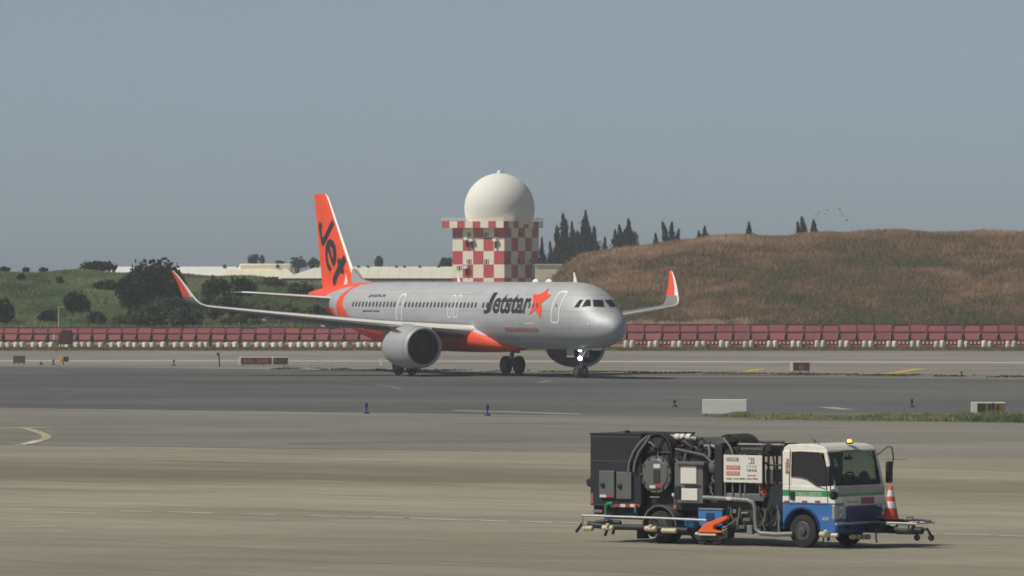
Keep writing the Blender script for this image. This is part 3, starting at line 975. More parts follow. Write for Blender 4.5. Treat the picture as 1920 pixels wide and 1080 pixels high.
# ================================================================== BLAST FENCE AND BARRIERS
FD = 588.0
def blast_fence(label, px0, px1, pitch_px, ytop, rake):
    """raked sheet panels between posts with slanting braces; every panel, post and brace is its own piece"""
    x0 = x_at(px0, FD); pitch = pitch_px / F_PX * FD
    nb = int(round((px1 - px0) / pitch_px))
    ztop = z_at(ytop, FD + rake)
    root = thing('blast_fence', label, 'blast fence', (x0, FD, 0), 0)
    zl = 0.66
    zm = zl + (ztop - zl) * 0.50
    rk = rake
    def yy(z):
        return rk * (z - zl) / (ztop - zl)
    def panel(za, zb, inset):
        b = MB()
        w = pitch / 2 - 0.10
        b.add([(-w + inset, yy(za), za), (w - inset, yy(za), za), (w, yy(zb), zb), (-w, yy(zb), zb),
               (-w + inset, yy(za) + .04, za), (w - inset, yy(za) + .04, za), (w, yy(zb) + .04, zb), (-w, yy(zb) + .04, zb)],
              [(0, 1, 2, 3), (5, 4, 7, 6), (4, 0, 3, 7), (1, 5, 6, 2), (3, 2, 6, 7), (4, 5, 1, 0)])
        return b
    pu = panel(zm + 0.05, ztop - 0.05, 0.0).build('upper_panel', M['fence_panel'], root, smooth=0)
    pl_ = panel(zl, zm - 0.05, 0.10).build('lower_panel', M['fence_panel'], root, smooth=0)
    b = MB()
    w = 0.105
    b.add([(-w, -0.06, 0), (w, -0.06, 0), (w, -0.10 + yy(ztop), ztop), (-w, -0.10 + yy(ztop), ztop), (-w, 0.12, 0), (w, 0.12, 0), (w, 0.08 + yy(ztop), ztop), (-w, 0.08 + yy(ztop), ztop)],
          [(0, 1, 2, 3), (5, 4, 7, 6), (4, 0, 3, 7), (1, 5, 6, 2), (3, 2, 6, 7)])
    po = b.build('post', M['fence_post'], root, smooth=0)
    b = MB(); b.cyl((-0.32, -0.15, 0.35), (-0.05, yy(zm) - 0.08, zm), 0.05, n=6)
    br = b.build('brace', M['fence_post'], root, smooth=0)
    for o, off in ((pu, pitch / 2), (pl_, pitch / 2), (po, 0), (br, 0)):
        o.location = (off, 0, 0)
        for i in range(1, nb + (o is po)):
            c_ = dup(o, root, (off + i * pitch, RND.uniform(-.015, .015), RND.uniform(-.012, .012)))
            c_.rotation_euler = (RND.uniform(-.02, .02), RND.uniform(-.006, .006), RND.uniform(-.01, .01))
    rl_ = MB()
    for z in (ztop, zm, zl - 0.06):
        rl_.box(0, nb * pitch, yy(z) - 0.05, yy(z) + 0.03, z - 0.06, z + 0.06)
    rl_.build('rail', M['fence_post'], root, smooth=0)
    return x0, pitch, nb

blast_fence('long dull red blast fence below the green hill, left of the aircraft', -22, 790, 27.8, 614.5, 0.75)
blast_fence('taller dull red blast fence below the brown hill, right of the aircraft', 1076, 1975, 33.2, 608.5, 0.9)

def drum_at(x, d, h, w, src=None):
    if src is not None:
        c_ = dup(src, None, (x, d + RND.uniform(-.12, .12), 0))
        q = RND.uniform(.93, 1.05)
        c_.scale = (q, q, RND.uniform(.9, 1.04)); c_.rotation_euler = (0, 0, RND.uniform(0, 3))
        return c_
    o = MB().lathe([(w * .40, 0), (w * .5, h * .12), (w * .5, h * .8), (w * .42, h * .95), (w * .2, h)], (0, 0, 0), n=12).build('water_drum', M['drum_white'])
    o.location = (x, d, 0)
    return o

def make_barrier(x, d, h, L, group, label):
    r_ = thing('traffic_barrier', label, 'barrier', (x, d, 0), 0, group)
    b = MB()
    b.prism([(-0.22, 0.0), (-0.22, 0.10), (-0.10, 0.22), (-0.07, h), (0.07, h), (0.10, 0.22), (0.22, 0.10), (0.22, 0.0)], -L / 2, L / 2, 'x')
    b.build('barrier_body', M['barrier_red'], r_, smooth=0)
    for k in (-0.33, 0.0, 0.33):
        MB().box(k * L - 0.085, k * L + 0.085, -0.14, -0.075, h * .58, h * .98).build('reflector', M['drum_white'], r_, smooth=0)
    return r_

gR, gL = 'white drums in pairs below the right blast fence', 'white drums in a row below the left blast fence'
d0 = b0_ = None
k = 0
px = 1174.0
while px < 1960:
    for q in (0, 11.2):
        o = drum_at(x_at(px + q, 583.6), 583.6, 0.64, 0.43, d0)
        if d0 is None:
            d0 = o
            tag(o, 'white plastic drum, one of a pair below the taller right blast fence', 'drum', gR)
    if b0_ is None:
        b0_ = make_barrier(x_at(px + 27.5, 584), 584, 0.55, 1.05, 'red barriers between the white drums at the right', 'low red barrier with white reflectors between drum pairs below the right fence')
    else:
        copy_tree(b0_, None, (x_at(px + 27.5, 584), 584, 0))
    px += 44.75
d1 = b1_ = None
px = 2.0
i = 0
while px < 720:
    jit = RND.uniform(-2, 2)
    o = drum_at(x_at(px + jit, 584), 584, 0.50, 0.36 if i % 3 else 0.5, d1)
    if d1 is None:
        d1 = o
        tag(o, 'low white plastic drum in the row below the left blast fence', 'drum', gL)
    px += RND.choice([0, 0, 0, 5, 9])
    if not (95 < px < 125):
        L = 0.5
        if b1_ is None:
            b1_ = make_barrier(x_at(px + 7 + jit, 584.6), 584.6, 0.45, L, 'red barriers between the white drums at the left', 'low red barrier between white drums below the left blast fence')
        else:
            copy_tree(b1_, None, (x_at(px + 7 + jit, 584.6), 584.6, 0))
    px += 13.9
    i += 1

# the rounded maroon screen that stands before the left fence, and the small white post beside it
o = thing('screen_box', 'dark maroon rounded screen standing in front of the left blast fence', 'screen', (x_at(123, 582), 582, 0))
b = MB()
hh = z_at(618, 582)
pr_ = [(-0.62, 0.38), (-0.50, 0.30), (0.50, 0.30), (0.62, 0.38), (0.62, hh - 0.3), (0.45, hh), (-0.3, hh), (-0.62, hh - 0.35)]
b.prism(pr_, -0.25, 0.25, 'y')
b.build('screen_panel', M['maroon'], o, smooth=0, bevel=0.06)
for s in (-0.45, 0.45):
    MB().box(s - 0.05, s + 0.05, -0.15, 0.15, 0, 0.32).build('leg', M['maroon'], o, smooth=0)
o = thing('marker_post', 'short white marker beside the maroon screen on the left', 'marker', (x_at(100.5, 583), 583, 0))
MB().cyl((0, 0, 0), (0, 0, 0.7), 0.03, n=6).build('post', M['fence_post'], o)
MB().box(-0.1, 0.1, -0.04, 0.04, 0.68, 1.15).build('plate', M['white_panel'], o, smooth=0)
# slender pole on the slope
d = 612
o = thing('lamp_pole', 'thin white pole with a short arm on the green slope', 'pole', (x_at(110, d), d, hill_z(x_at(110, d), d)))
zt = z_at(576, d) - o.location.z
MB().cyl((0, 0, -0.2), (0, 0, zt), 0.045, 0.03, n=6).build('post', M['white_panel'], o)
MB().cyl((-0.05, 0, zt), (0.5, 0, zt + 0.02), 0.025, n=6).build('arm', M['white_panel'], o)
MB().box(-0.14, 0.10, -0.1, 0.1, 0.0, 0.2).build('base', M['white_panel'], o, smooth=0)

# ================================================================== AIRFIELD SIGNS AND LIGHTS
def letters(body, x0, x1, z0, z1, y, m, parent, name='lettering', bold=0.02):
    vs, ts = text_mesh(body, bold)
    pts = [(x0 + p[0] * (x1 - x0), y, z0 + p[1] * (z1 - z0)) for p in vs]
    return mesh_of(name, pts, ts, m, parent)

def sign(name, label, px0, px1, ybot, ytop, faces, rz=0.0, side=0.5, legs=True, casing='sign_white', group=None):
    """cabinet sign; faces: list of (fraction0, fraction1, material, text, text material)"""
    g = ground_at((px0 + px1) / 2, ybot)
    d = g.y
    w = (px1 - px0) / F_PX * d / math.cos(rz)
    h = (ybot - ytop) / F_PX * d
    o = thing(name, label, 'sign', (g.x, d, 0.01), rz, group)
    lo = 0.08 if legs else 0.0
    MB().box(-w / 2, w / 2, 0, side, lo, h).build('cabinet', M[casing], o, smooth=0, bevel=0.015)
    if legs:
        for s in (-0.42, 0, 0.42):
            MB().box(s * w - 0.04, s * w + 0.04, side * .3, side * .6, 0, lo).build('leg', M['grey_metal'], o, smooth=0)
    for f0, f1, mm, txt, tm in faces:
        a, c_ = -w / 2 + w * f0, -w / 2 + w * f1
        p = MB().box(a, c_, -0.02, 0.0, lo + 0.05, h - 0.05).build('sign_face', M[mm], o, smooth=0)
        if txt:
            mx = (c_ - a) * 0.10
            letters(txt, a + mx, c_ - mx, lo + 0.05 + h * .18, h - 0.05 - h * .18, -0.025, M[tm], p)
    return o, w, h

sign('runway_sign', 'long red runway designation sign with a black end panel, left of the near engine', 448, 540, 686.5, 669.5, [(0.04, 0.665, 'sign_maroon', '05L-23R', 'sign_text'), (0.70, 0.99, 'sign_black', 'N7', 'sign_text_y')], side=0.3)
o, w, h = sign('stop_sign_board', 'small dark red square sign with a faint ring and white side, right of the nose', 1482.5, 1518.5, 699, 678.5, [(0.13, 0.99, 'sign_maroon', None, None)], side=0.45)
ring = MB()
cx, cz, ra = w * 0.06, h * 0.46, h * 0.25
vs, fs = [], []
for k in range(28):
    a = 2 * math.pi * k / 28
    for r_ in (ra, ra * 0.74):
        vs.append((cx + r_ * math.cos(a), -0.024, cz + r_ * math.sin(a)))
for k in range(28):
    fs.append((2 * k, 2 * k + 1, (2 * k + 3) % 56, (2 * k + 2) % 56))
ring.add(vs, fs); ring.box(cx - ra * .5, cx + ra * .5, -0.026, -0.022, cz - ra * .16, cz + ra * .16)
ring.build('ring_symbol', M['sign_text'], o, smooth=0)
sign('airfield_sign', 'square olive grey sign at the far left edge of the runway', 24.5, 46.5, 683, 667.5, [], casing='sign_olive', side=0.3)
o, w, h = sign('airfield_sign', 'blank white sign cabinet seen from behind beside the grass, left of the black faced one', 1317, 1400, 780, 749.5, [], rz=R(-5), side=0.5)
sign('airfield_sign', 'white cabinet sign with black and dull yellow faces in the weeds at the right edge', 1821, 1885, 781, 754.5, [(0.18, 0.42, 'sign_black', None, None), (0.42, 0.985, 'sign_yellow', None, None)], rz=R(-3), side=0.5)
o = bpy.data.objects['airfield_sign.002']
for k, (fx, hz) in enumerate(((0.02, .42), (0.13, .48), (0.27, .34))):
    MB().prism([(fx * 1.5 - .05, .30), (fx * 1.5 + .05, .28), (fx * 1.5 + .09, .28 + hz * .55), (fx * 1.5 + .02, .30 + hz * .7), (fx * 1.5 - .04, .28 + hz * .5)], -0.03, -0.022, 'y').build('dark_mark', M['sign_black'], o, smooth=0)

def edge_light(label, px, ybot, ytop, colour='taxi_blue'):
    g = ground_at(px, ybot)
    h = (ybot - ytop) / F_PX * g.y
    o = thing('edge_light', label, 'edge light', (g.x, g.y, 0.01), 0, 'taxiway edge lights')
    MB().lathe([(0.14, 0), (0.13, 0.06), (0.05, 0.09), (0.01, 0.10)], (0, 0, 0), n=12).build('base', M[colour], o)
    MB().cyl((0, 0, 0.08), (0, 0, h * .6), 0.035, n=8).build('stem', M[colour], o)
    MB().lathe([(0.055, h * .55), (0.07, h * .62), (0.065, h * .9), (0.02, h)], (0, 0, 0), n=10).build('lamp_head', M[colour], o)
    return o
edge_light('blue edge light alone on the pavement left below the near engine', 687, 776, 755)
edge_light('blue edge light on the pavement below the belly of the aircraft', 914, 780, 758)
edge_light('dark edge light left of the blank white cabinet', 1265, 763, 749, 'dark_metal')
edge_light('dark edge light standing in front of the dark asphalt right of the blank cabinet', 1710, 764, 748, 'dark_metal')
edge_light('dark edge light near the yellow marking at the right', 1803, 706, 696, 'dark_metal')
edge_light('tiny dark edge light right of the olive sign', 77, 684, 679, 'dark_metal')
edge_light('dark edge light beside the yellow lamp at the left', 100, 684, 674, 'dark_metal')
edge_light('dark edge light on the runway edge between the lamp and the tall post', 326, 686, 674, 'dark_metal')
g = ground_at(119, 684)
o = thing('guard_light', 'yellow and black guard light on a short leg at the left', 'guard light', (g.x, g.y, 0.01))
MB().cyl((0, 0, 0), (0, 0, 0.22), 0.035, n=8).build('leg', M['dark_metal'], o)
MB().box(0.0, 0.36, -0.15, 0.15, 0.22, 0.56).build('housing', M['sign_black'], o, smooth=0, bevel=0.02)
MB().lathe([(0.02, -0.05), (0.15, -0.04), (0.17, 0.0), (0.15, 0.10)], (-0.12, -0.08, 0.40), 'y', n=16).build('lamp', M['amber'], o)
MB().box(-0.24, 0.0, -0.06, 0.14, 0.24, 0.55).build('lamp_box', M['amber'], o, smooth=0)
g = ground_at(411, 687)
o = thing('sensor_post', 'tall thin dark post with a leaning head left of the runway sign', 'post', (g.x, g.y, 0))
MB().tube([(0.03, 0, 0), (0, 0, 0.5), (-0.05, 0, 0.85)], 0.045, n=6).build('post', M['dark_metal'], o)
MB().box(-0.16, 0.02, -0.06, 0.06, 0.74, 0.95).build('head', M['dark_metal'], o, smooth=0)
g = ground_at(714, 687)
o = thing('marker_post', 'white marker post just left of the near engine', 'marker', (g.x, g.y, 0))
MB().box(-0.09, 0.09, -0.05, 0.05, 0, (687 - 673) / F_PX * g.y).build('post', M['sign_white'], o, smooth=0)
MB().box(-0.12, 0.12, -0.09, 0.09, 0, 0.06).build('base', M['grey_metal'], o, smooth=0)

# ================================================================== TREES AND SHRUBS
def crown_mesh(name, blobs, leaf, n, m, parent, seed, up=0.0):
    """many small leaf faces spread through blobs (cx, cy, cz, rx, ry, rz), thinner and ragged at the rim, over a dark rough heart"""
    rg = np.random.default_rng(seed)
    vol = np.array([b[3] * b[4] * b[5] for b in blobs]) ** (2 / 3)
    pick = rg.choice(len(blobs), n, p=vol / vol.sum())
    B = np.array(blobs)[pick]
    u = rg.normal(size=(n, 3)); u /= np.linalg.norm(u, axis=1)[:, None]
    r = rg.uniform(0.25, 1.0, n) ** 0.45 * rg.uniform(0.9, 1.16, n)
    lump = 0.66 + 0.72 * fbm(u[:, 0] * 2.6 + pick * 7.1 + seed, u[:, 2] * 2.6 + u[:, 1] * 1.7, seed % 17)
    C = B[:, :3] + u * B[:, 3:] * (r * lump)[:, None]
    C[:, 2] = np.maximum(C[:, 2], 0.05)
    a = rg.normal(size=(n, 3)); a[:, 2] += up; a /= np.linalg.norm(a, axis=1)[:, None]
    c = np.cross(a, rg.normal(size=(n, 3))); c /= np.linalg.norm(c, axis=1)[:, None]
    s = leaf * rg.uniform(0.5, 1.25, n)[:, None]
    ln = 1.0 + 0.9 * abs(up)
    V = np.stack([C - a * s * ln, C + c * s * .55, C + a * s * ln, C - c * s * .55], 1).reshape(-1, 3)
    clump = fbm(C[:, 0] * 1.1 + 50, C[:, 2] * 1.1 + C[:, 1] * 0.7, 3)
    T = np.clip(0.46 + 1.7 * (clump - 0.5) + rg.normal(0, 0.16, n), 0, 1)
    vs = [tuple(p) for p in V]
    fs = [(4 * i, 4 * i + 1, 4 * i + 2, 4 * i + 3) for i in range(n)]
    tint = list(np.repeat(T, 4))
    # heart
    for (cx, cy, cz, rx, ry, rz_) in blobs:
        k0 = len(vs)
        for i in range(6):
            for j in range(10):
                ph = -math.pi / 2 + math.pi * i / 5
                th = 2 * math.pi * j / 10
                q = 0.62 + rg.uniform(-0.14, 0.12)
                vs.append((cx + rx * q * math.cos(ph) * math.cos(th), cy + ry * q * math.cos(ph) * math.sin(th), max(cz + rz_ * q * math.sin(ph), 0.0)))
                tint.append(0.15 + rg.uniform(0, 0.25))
        for i in range(5):
            for j in range(10):
                a0 = k0 + i * 10 + j; b0 = k0 + i * 10 + (j + 1) % 10
                fs.append((a0, b0, b0 + 10, a0 + 10))
    me = bpy.data.meshes.new(name)
    me.from_pydata(vs, [], fs)
    me.materials.append(m)
    at = me.attributes.new('tint', 'FLOAT', 'POINT')
    at.data.foreach_set('value', np.array(tint, dtype=np.float32))
    o = bpy.data.objects.new(name, me)
    return link(o, parent)

SEED = [100]
def shrub(name, label, cat, px, ybase, ytop, hw_px, d, m, leaf=0.30, dens=1.0, group=None, lumps=9, flat=0.75, base=None):
    SEED[0] += 1
    rd = random.Random(SEED[0])
    if base is None:                     # stand it where the slope meets its foot
        d = 600.0
        while d < 706 and hill_z(x_at(px, d), d) < z_at(ybase, d):
            d += 0.5
    x = x_at(px, d)
    zb = hill_z(x, d) if base is None else base
    zt = z_at(ytop, d)
    zb_px = z_at(ybase, d)
    H = zt - zb
    hw = hw_px / F_PX * d
    o = thing(name, label, cat, (x, d, zb), 0, group)
    lo = max(zb_px - zb, 0.0)
    hc = H - lo
    blobs = [(0, 0, lo + hc * .5, hw * .72, hw * flat * .8, hc * .52)]
    for k in range(lumps):
        fx = rd.uniform(-0.72, 0.72)
        hgt = hc * (1 - 0.45 * fx * fx) * rd.uniform(0.82, 1.0)
        rx = hw * rd.uniform(0.20, 0.38)
        rz_ = min(hc * rd.uniform(.24, .38), hgt * .5)
        blobs.append((hw * fx, rd.uniform(-.5, .3) * hw * flat, lo + hgt - rz_, rx, rx * .9, rz_))
    area = sum(b[3] * b[5] for b in blobs)
    n = int(min(6000, max(250, area * 3.14 * 5.5 * dens / (leaf * leaf))))
    t = MB()
    t.tube([(0, 0, -0.3), (0.04 * hw, 0, lo * .5 + 0.1), (0, 0, lo + hc * .55)], max(0.08, 0.04 * H), n=7)
    for q in (-.35, .35):
        t.tube([(0, 0, lo * .5 + hc * .15), (hw * q * .6, 0.1, lo + hc * .42), (hw * q, 0.1, lo + hc * .62)], max(0.05, 0.022 * H), n=5)
    t.build('trunk', M['bark'], o)
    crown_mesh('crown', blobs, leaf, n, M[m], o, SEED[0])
    return o

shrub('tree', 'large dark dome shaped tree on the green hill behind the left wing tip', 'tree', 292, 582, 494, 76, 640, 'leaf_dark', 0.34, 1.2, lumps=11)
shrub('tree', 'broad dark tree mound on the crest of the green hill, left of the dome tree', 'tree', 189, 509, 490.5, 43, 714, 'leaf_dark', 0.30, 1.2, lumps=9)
shrub('shrub', 'dark green shrub right of the dome shaped tree', 'shrub', 408, 566, 519, 34, 636, 'leaf_mid', 0.28)
shrub('shrub', 'dark rounded shrub over the left stabilizer tip', 'shrub', 452, 560, 520, 30, 640, 'leaf_dark', 0.28)
shrub('shrub', 'square dark shrub in the middle of the green slope', 'shrub', 141, 588, 548, 27, 622, 'leaf_dark', 0.26)
shrub('shrub', 'dark shrub at the foot of the slope beside the white pole', 'shrub', 91, 607, 582, 21, 608, 'leaf_dark', 0.22)
shrub('shrub', 'rounded mid green shrub above the maroon screen and fence', 'shrub', 181, 611, 585, 22, 607, 'leaf_mid', 0.22)
shrub('shrub', 'dark shrub cut by the left edge of the photograph', 'shrub', 8, 608, 562, 22, 610, 'leaf_dark', 0.24)
shrub('shrub', 'low dark bush left of the dome tree on the upper slope', 'shrub', 199, 546, 526, 26, 668, 'leaf_dark', 0.22)
shrub('shrub', 'small dark bush high on the slope at the left', 'shrub', 40, 527, 513.5, 9.5, 684, 'leaf_dark', 0.18)
shrub('shrub', 'small dark bush on the upper slope right of two lesser ones', 'shrub', 112, 535, 520, 9, 678, 'leaf_mid', 0.18)
shrub('shrub', 'tiny dark bush in the middle of the upper slope', 'shrub', 88, 531, 525, 5.5, 679, 'leaf_mid', 0.15)
shrub('shrub', 'low bush on the skyline at the far left edge', 'shrub', 9, 509, 500.5, 11, 700, 'leaf_dark', 0.18)
shrub('shrub', 'small bush on the skyline second from the left edge', 'shrub', 49, 510, 501.5, 7.5, 700, 'leaf_dark', 0.16)
shrub('shrub', 'small bush on the skyline left of the broad tree mound', 'shrub', 81, 510, 502, 10, 700, 'leaf_dark', 0.16)
for lab, px, yb, yt, hw_, d, mm in (
        ('broad mid green thicket under the left winglet', 322, 600, 556, 50, 625, 'leaf_mid'),
        ('dark thicket at the foot of the dome shaped tree', 268, 611, 571, 30, 612, 'leaf_dark'),
        ('mid green thicket just above the fence below the winglet', 350, 612, 578, 36, 608, 'leaf_mid'),
        ('green thicket beside the bend of the left wing', 395, 590, 553, 30, 622, 'leaf_mid'),
        ('low green thicket between the slope and the dome tree', 232, 611, 592, 22, 606, 'leaf_light'),
        ('broad mid green shrub mass low on the bank below the winglet', 290, 612, 572, 46, 606, 'leaf_mid'),
        ('wide green shrub mass on the bank above the bend of the wing', 432, 606, 556, 52, 612, 'leaf_mid'),
        ('pale tufted shrub above the fence under the left wing', 423, 612, 590, 16, 606, 'leaf_pale'),
        ('pale tufted shrub right of another under the left wing', 447, 612, 588, 13, 606, 'leaf_pale'),
        ('light green thicket behind the left wing', 470, 600, 566, 42, 618, 'leaf_light'),
        ('green thicket behind the middle of the left wing', 545, 606, 572, 42, 616, 'leaf_light'),
        ('dull green shrub on the crest below the grey roof', 512, 540, 520, 26, 676, 'leaf_light'),
        ('dull green shrub just left of the tail cone', 560, 556, 531, 30, 668, 'leaf_mid'),
        ('green thicket under the aircraft tail', 610, 606, 566, 40, 622, 'leaf_mid')):
    shrub('shrub', lab, 'shrub', px, yb, yt, hw_, d, mm, 0.26, 0.9)

shrub('tree', 'dark clump of trees behind the cream roof, left of the tail fin', 'tree', 477, 495, 478, 12, 1100, 'leaf_blue', 0.34, base=0.0, lumps=5)
shrub('tree', 'small spiky tree behind the cream roof', 'tree', 491, 495, 480, 5, 1105, 'leaf_blue', 0.3, base=0.0, lumps=4)
shrub('tree', 'low hazy tree behind the right end of the cream roof', 'tree', 524, 497, 489, 9, 1110, 'leaf_blue', 0.3, base=0.0, lumps=4)
shrub('tree', 'hazy rounded tree behind the long grey roof', 'tree', 557, 503, 483, 18, 1110, 'leaf_blue', 0.34, base=0.0)
shrub('tree', 'hazy tree behind the roof just left of the tail fin', 'tree', 588, 503, 486, 13, 1105, 'leaf_blue', 0.34, base=0.0)
shrub('tree', 'small tree above the grey roof right of the tail fin', 'tree', 711, 503, 481, 10, 1060, 'leaf_blue', 0.3, base=0.0, lumps=8)
shrub('tree', 'dark tree above the grey roof touching the radar tower', 'tree', 836, 503, 482, 12, 1030, 'leaf_blue', 0.32, base=0.0, lumps=7)

def spire(label, px, ytip, d, w_px, lean=-2.0, n=900, ybase=528, m='leaf_blue', leaf=0.27):
    """casuarina: narrow pointed crown of drooping sprays with a bent tip"""
    SEED[0] += 1
    rg = np.random.default_rng(SEED[0])
    x = x_at(px, d)
    zt = z_at(ytip, d)
    o = thing('casuarina_tree', label, 'tree', (x, d, 0), 0, 'casuarina trees on the skyline')
    w = w_px / F_PX * d * 1.18
    n = int(n * 1.5)
    lx = lean / F_PX * d
    MB().tube([(0, 0, -0.2), (0.05, 0, zt * .45), (lx * .3, 0, zt * .8), (lx, 0, zt * .97)], 0.16, n=7).build('trunk', M['bark'], o)
    vis0 = max(z_at(ybase, d), 1.5)
    H = zt - vis0
    t = rg.uniform(0, 1, n) ** 0.8                        # 0 base .. 1 tip
    tiers = 0.62 + 0.38 * np.abs(np.sin(t * 11 + rg.uniform(0, 6)))
    prof = (1 - t) ** 0.95 * tiers * 1.25 + 0.03
    a = rg.uniform(0, 2 * math.pi, n)
    r = w * prof * rg.uniform(0.1, 1.0, n) * (1 + 0.5 * (rg.uniform(0, 1, n) > .86))
    side = 1 + 0.35 * np.sin(t * 7 + SEED[0]) + 0.30 * np.sin(t * 19 + SEED[0] * 2 + a)
    C = np.stack([r * np.cos(a) * side + lx * t ** 3, r * np.sin(a), vis0 + H * t + rg.normal(0, .15, n)], 1)
    ax = np.stack([np.cos(a) * .8, np.sin(a) * .5, rg.uniform(0.5, 1.4, n)], 1); ax /= np.linalg.norm(ax, axis=1)[:, None]
    c = np.cross(ax, rg.normal(size=(n, 3))); c /= np.linalg.norm(c, axis=1)[:, None]
    s = (leaf * rg.uniform(.6, 1.3, n) * (0.45 + 0.55 * (1 - t)))[:, None]
    V = np.stack([C - ax * s * 1.5, C + c * s * .45, C + ax * s * 1.6, C - c * s * .45], 1).reshape(-1, 3)
    T = np.clip(rg.normal(0.45, 0.22, n), 0, 1)
    me = bpy.data.meshes.new('crown')
    me.from_pydata([tuple(p) for p in V], [], [(4 * i, 4 * i + 1, 4 * i + 2, 4 * i + 3) for i in range(n)])
    me.materials.append(M[m])
    at = me.attributes.new('tint', 'FLOAT', 'POINT'); at.data.foreach_set('value', np.repeat(T, 4).astype(np.float32))
    link(bpy.data.objects.new('crown', me), o)
    return o

spire('thin casuarina showing beside the right wall of the radar tower', 1016, 448, 905, 9, 0, 600)
spire('short casuarina between the tower and the tallest pair', 1033, 455, 880, 9, -2, 700)
spire('pointed casuarina second right of the radar tower', 1046, 426, 885, 14, -2, 1500)
spire('tall leaning casuarina left of the tallest one', 1061, 403, 880, 17, -6, 1700)
spire('slender casuarina tip between the two tallest', 1075, 418, 884, 12, -3, 1100)
spire('tallest casuarina of the clump right of the tower', 1098, 399, 882, 23, 0, 3000)
spire('broad casuarina at the right end of the big clump', 1113, 428, 878, 19, 1, 2000)
spire('low dark casuarina at the front of the big clump', 1084, 437, 870, 22, -1, 2200, m='leaf_blue')
spire('low dark casuarina at the left foot of the big clump', 1053, 452, 872, 20, -1, 1600)
spire('tiny casuarina in the gap between the two clumps', 1134, 446, 860, 9, 0, 500)
spire('small casuarina at the left of the middle group', 1154, 433, 860, 8, -1, 700, ybase=489)
spire('leaning casuarina in the middle of the middle group', 1165, 424, 862, 10, -4, 900, ybase=489)
spire('tall rounded casuarina at the right of the middle group', 1180, 414, 860, 17, -2, 2200, ybase=492)
spire('tiny casuarina left of the forked pair on the brown hill', 1230, 440, 850, 7, -1, 400, ybase=479)
spire('leaning casuarina left half of the forked pair', 1250, 420, 850, 10, -8, 900, ybase=479)
spire('upright casuarina right half of the forked pair', 1259, 420, 852, 8, 1, 800, ybase=479)
spire('short casuarina leaning right beside the forked pair', 1268, 434, 850, 7, 5, 500, ybase=479)
spire('very small casuarina left of a bigger one above the brown hill', 1310, 437, 845, 5, 0, 300, ybase=469)
spire('small dark casuarina alone above the brown hill', 1322, 427, 845, 8, -1, 600, ybase=469)
spire('lone casuarina tip in the middle of the brown hill skyline', 1405, 420, 840, 9, -1, 600, ybase=464)
spire('left casuarina of the three on the right skyline', 1498, 419, 840, 6, -3, 450, ybase=460)
spire('tall bent casuarina of the three on the right skyline', 1508, 410, 840, 10, -5, 800, ybase=460)
spire('right casuarina of the three on the right skyline', 1527, 416, 842, 8, -2, 600, ybase=460)

# ================================================================== BIRDS
def bird(px, py, d, span, flap, rz_):
    o = thing('bird', 'small distant bird of the loose flock above the brown hill', 'bird', (x_at(px, d), d, z_at(py, d)), rz_, 'birds above the brown hill')
    MB().lathe([(0.01, -.14), (.03, -.08), (.045, 0), (.03, .08), (.01, .12)], (0, 0, 0), 'x', n=8).build('body', M['bird'], o)
    for s in (-1, 1):
        b = MB()
        t = 0.018
        pts = [(-.06, 0, 0), (.06, 0, 0), (.04, s * span * .3, flap * .7), (-.02, s * span * .5, flap), (-.10, s * span * .3, flap * .6)]
        b.add([(p[0], p[1], p[2] + t) for p in pts] + [(p[0], p[1], p[2] - t) for p in pts],
              [(0, 1, 2, 3, 4), (9, 8, 7, 6, 5)] + [(i, (i + 1) % 5, 5 + (i + 1) % 5, 5 + i) for i in range(5)])
        b.build('wing', M['bird'], o, smooth=0)
for px, py, sp, fl, rr2 in ((1531, 404.5, .55, .05, 1.4), (1536, 399.5, .4, .1, .5), (1547, 401.5, .6, .08, 1.2), (1550.5, 394.5, .45, .06, .3), (1574.5, 393, .35, .15, .6), (1577.5, 400, .35, .06, 1.0), (1580, 404.5, .5, .05, 1.5), (1588, 414, .35, .15, .8)):
    bird(px, py, 800, sp, fl, rr2)

# ================================================================== PASSENGER JET
TH = R(63.4)
NOSE = Vector((6.49, 403.5, 0.0))
jet = thing('passenger_jet', 'silver and orange twin engine passenger jet taxiing with bright nose lamps', 'aircraft', (NOSE.x, NOSE.y, 0.010), math.pi - TH)
JM = Matrix.Translation(NOSE + Vector((0, 0, 0.010))) @ Matrix.Rotation(math.pi - TH, 4, 'Z')
JI = JM.inverted()
# local: x = metres aft of the nose, y = to the aircraft's right (the side in view), z = up

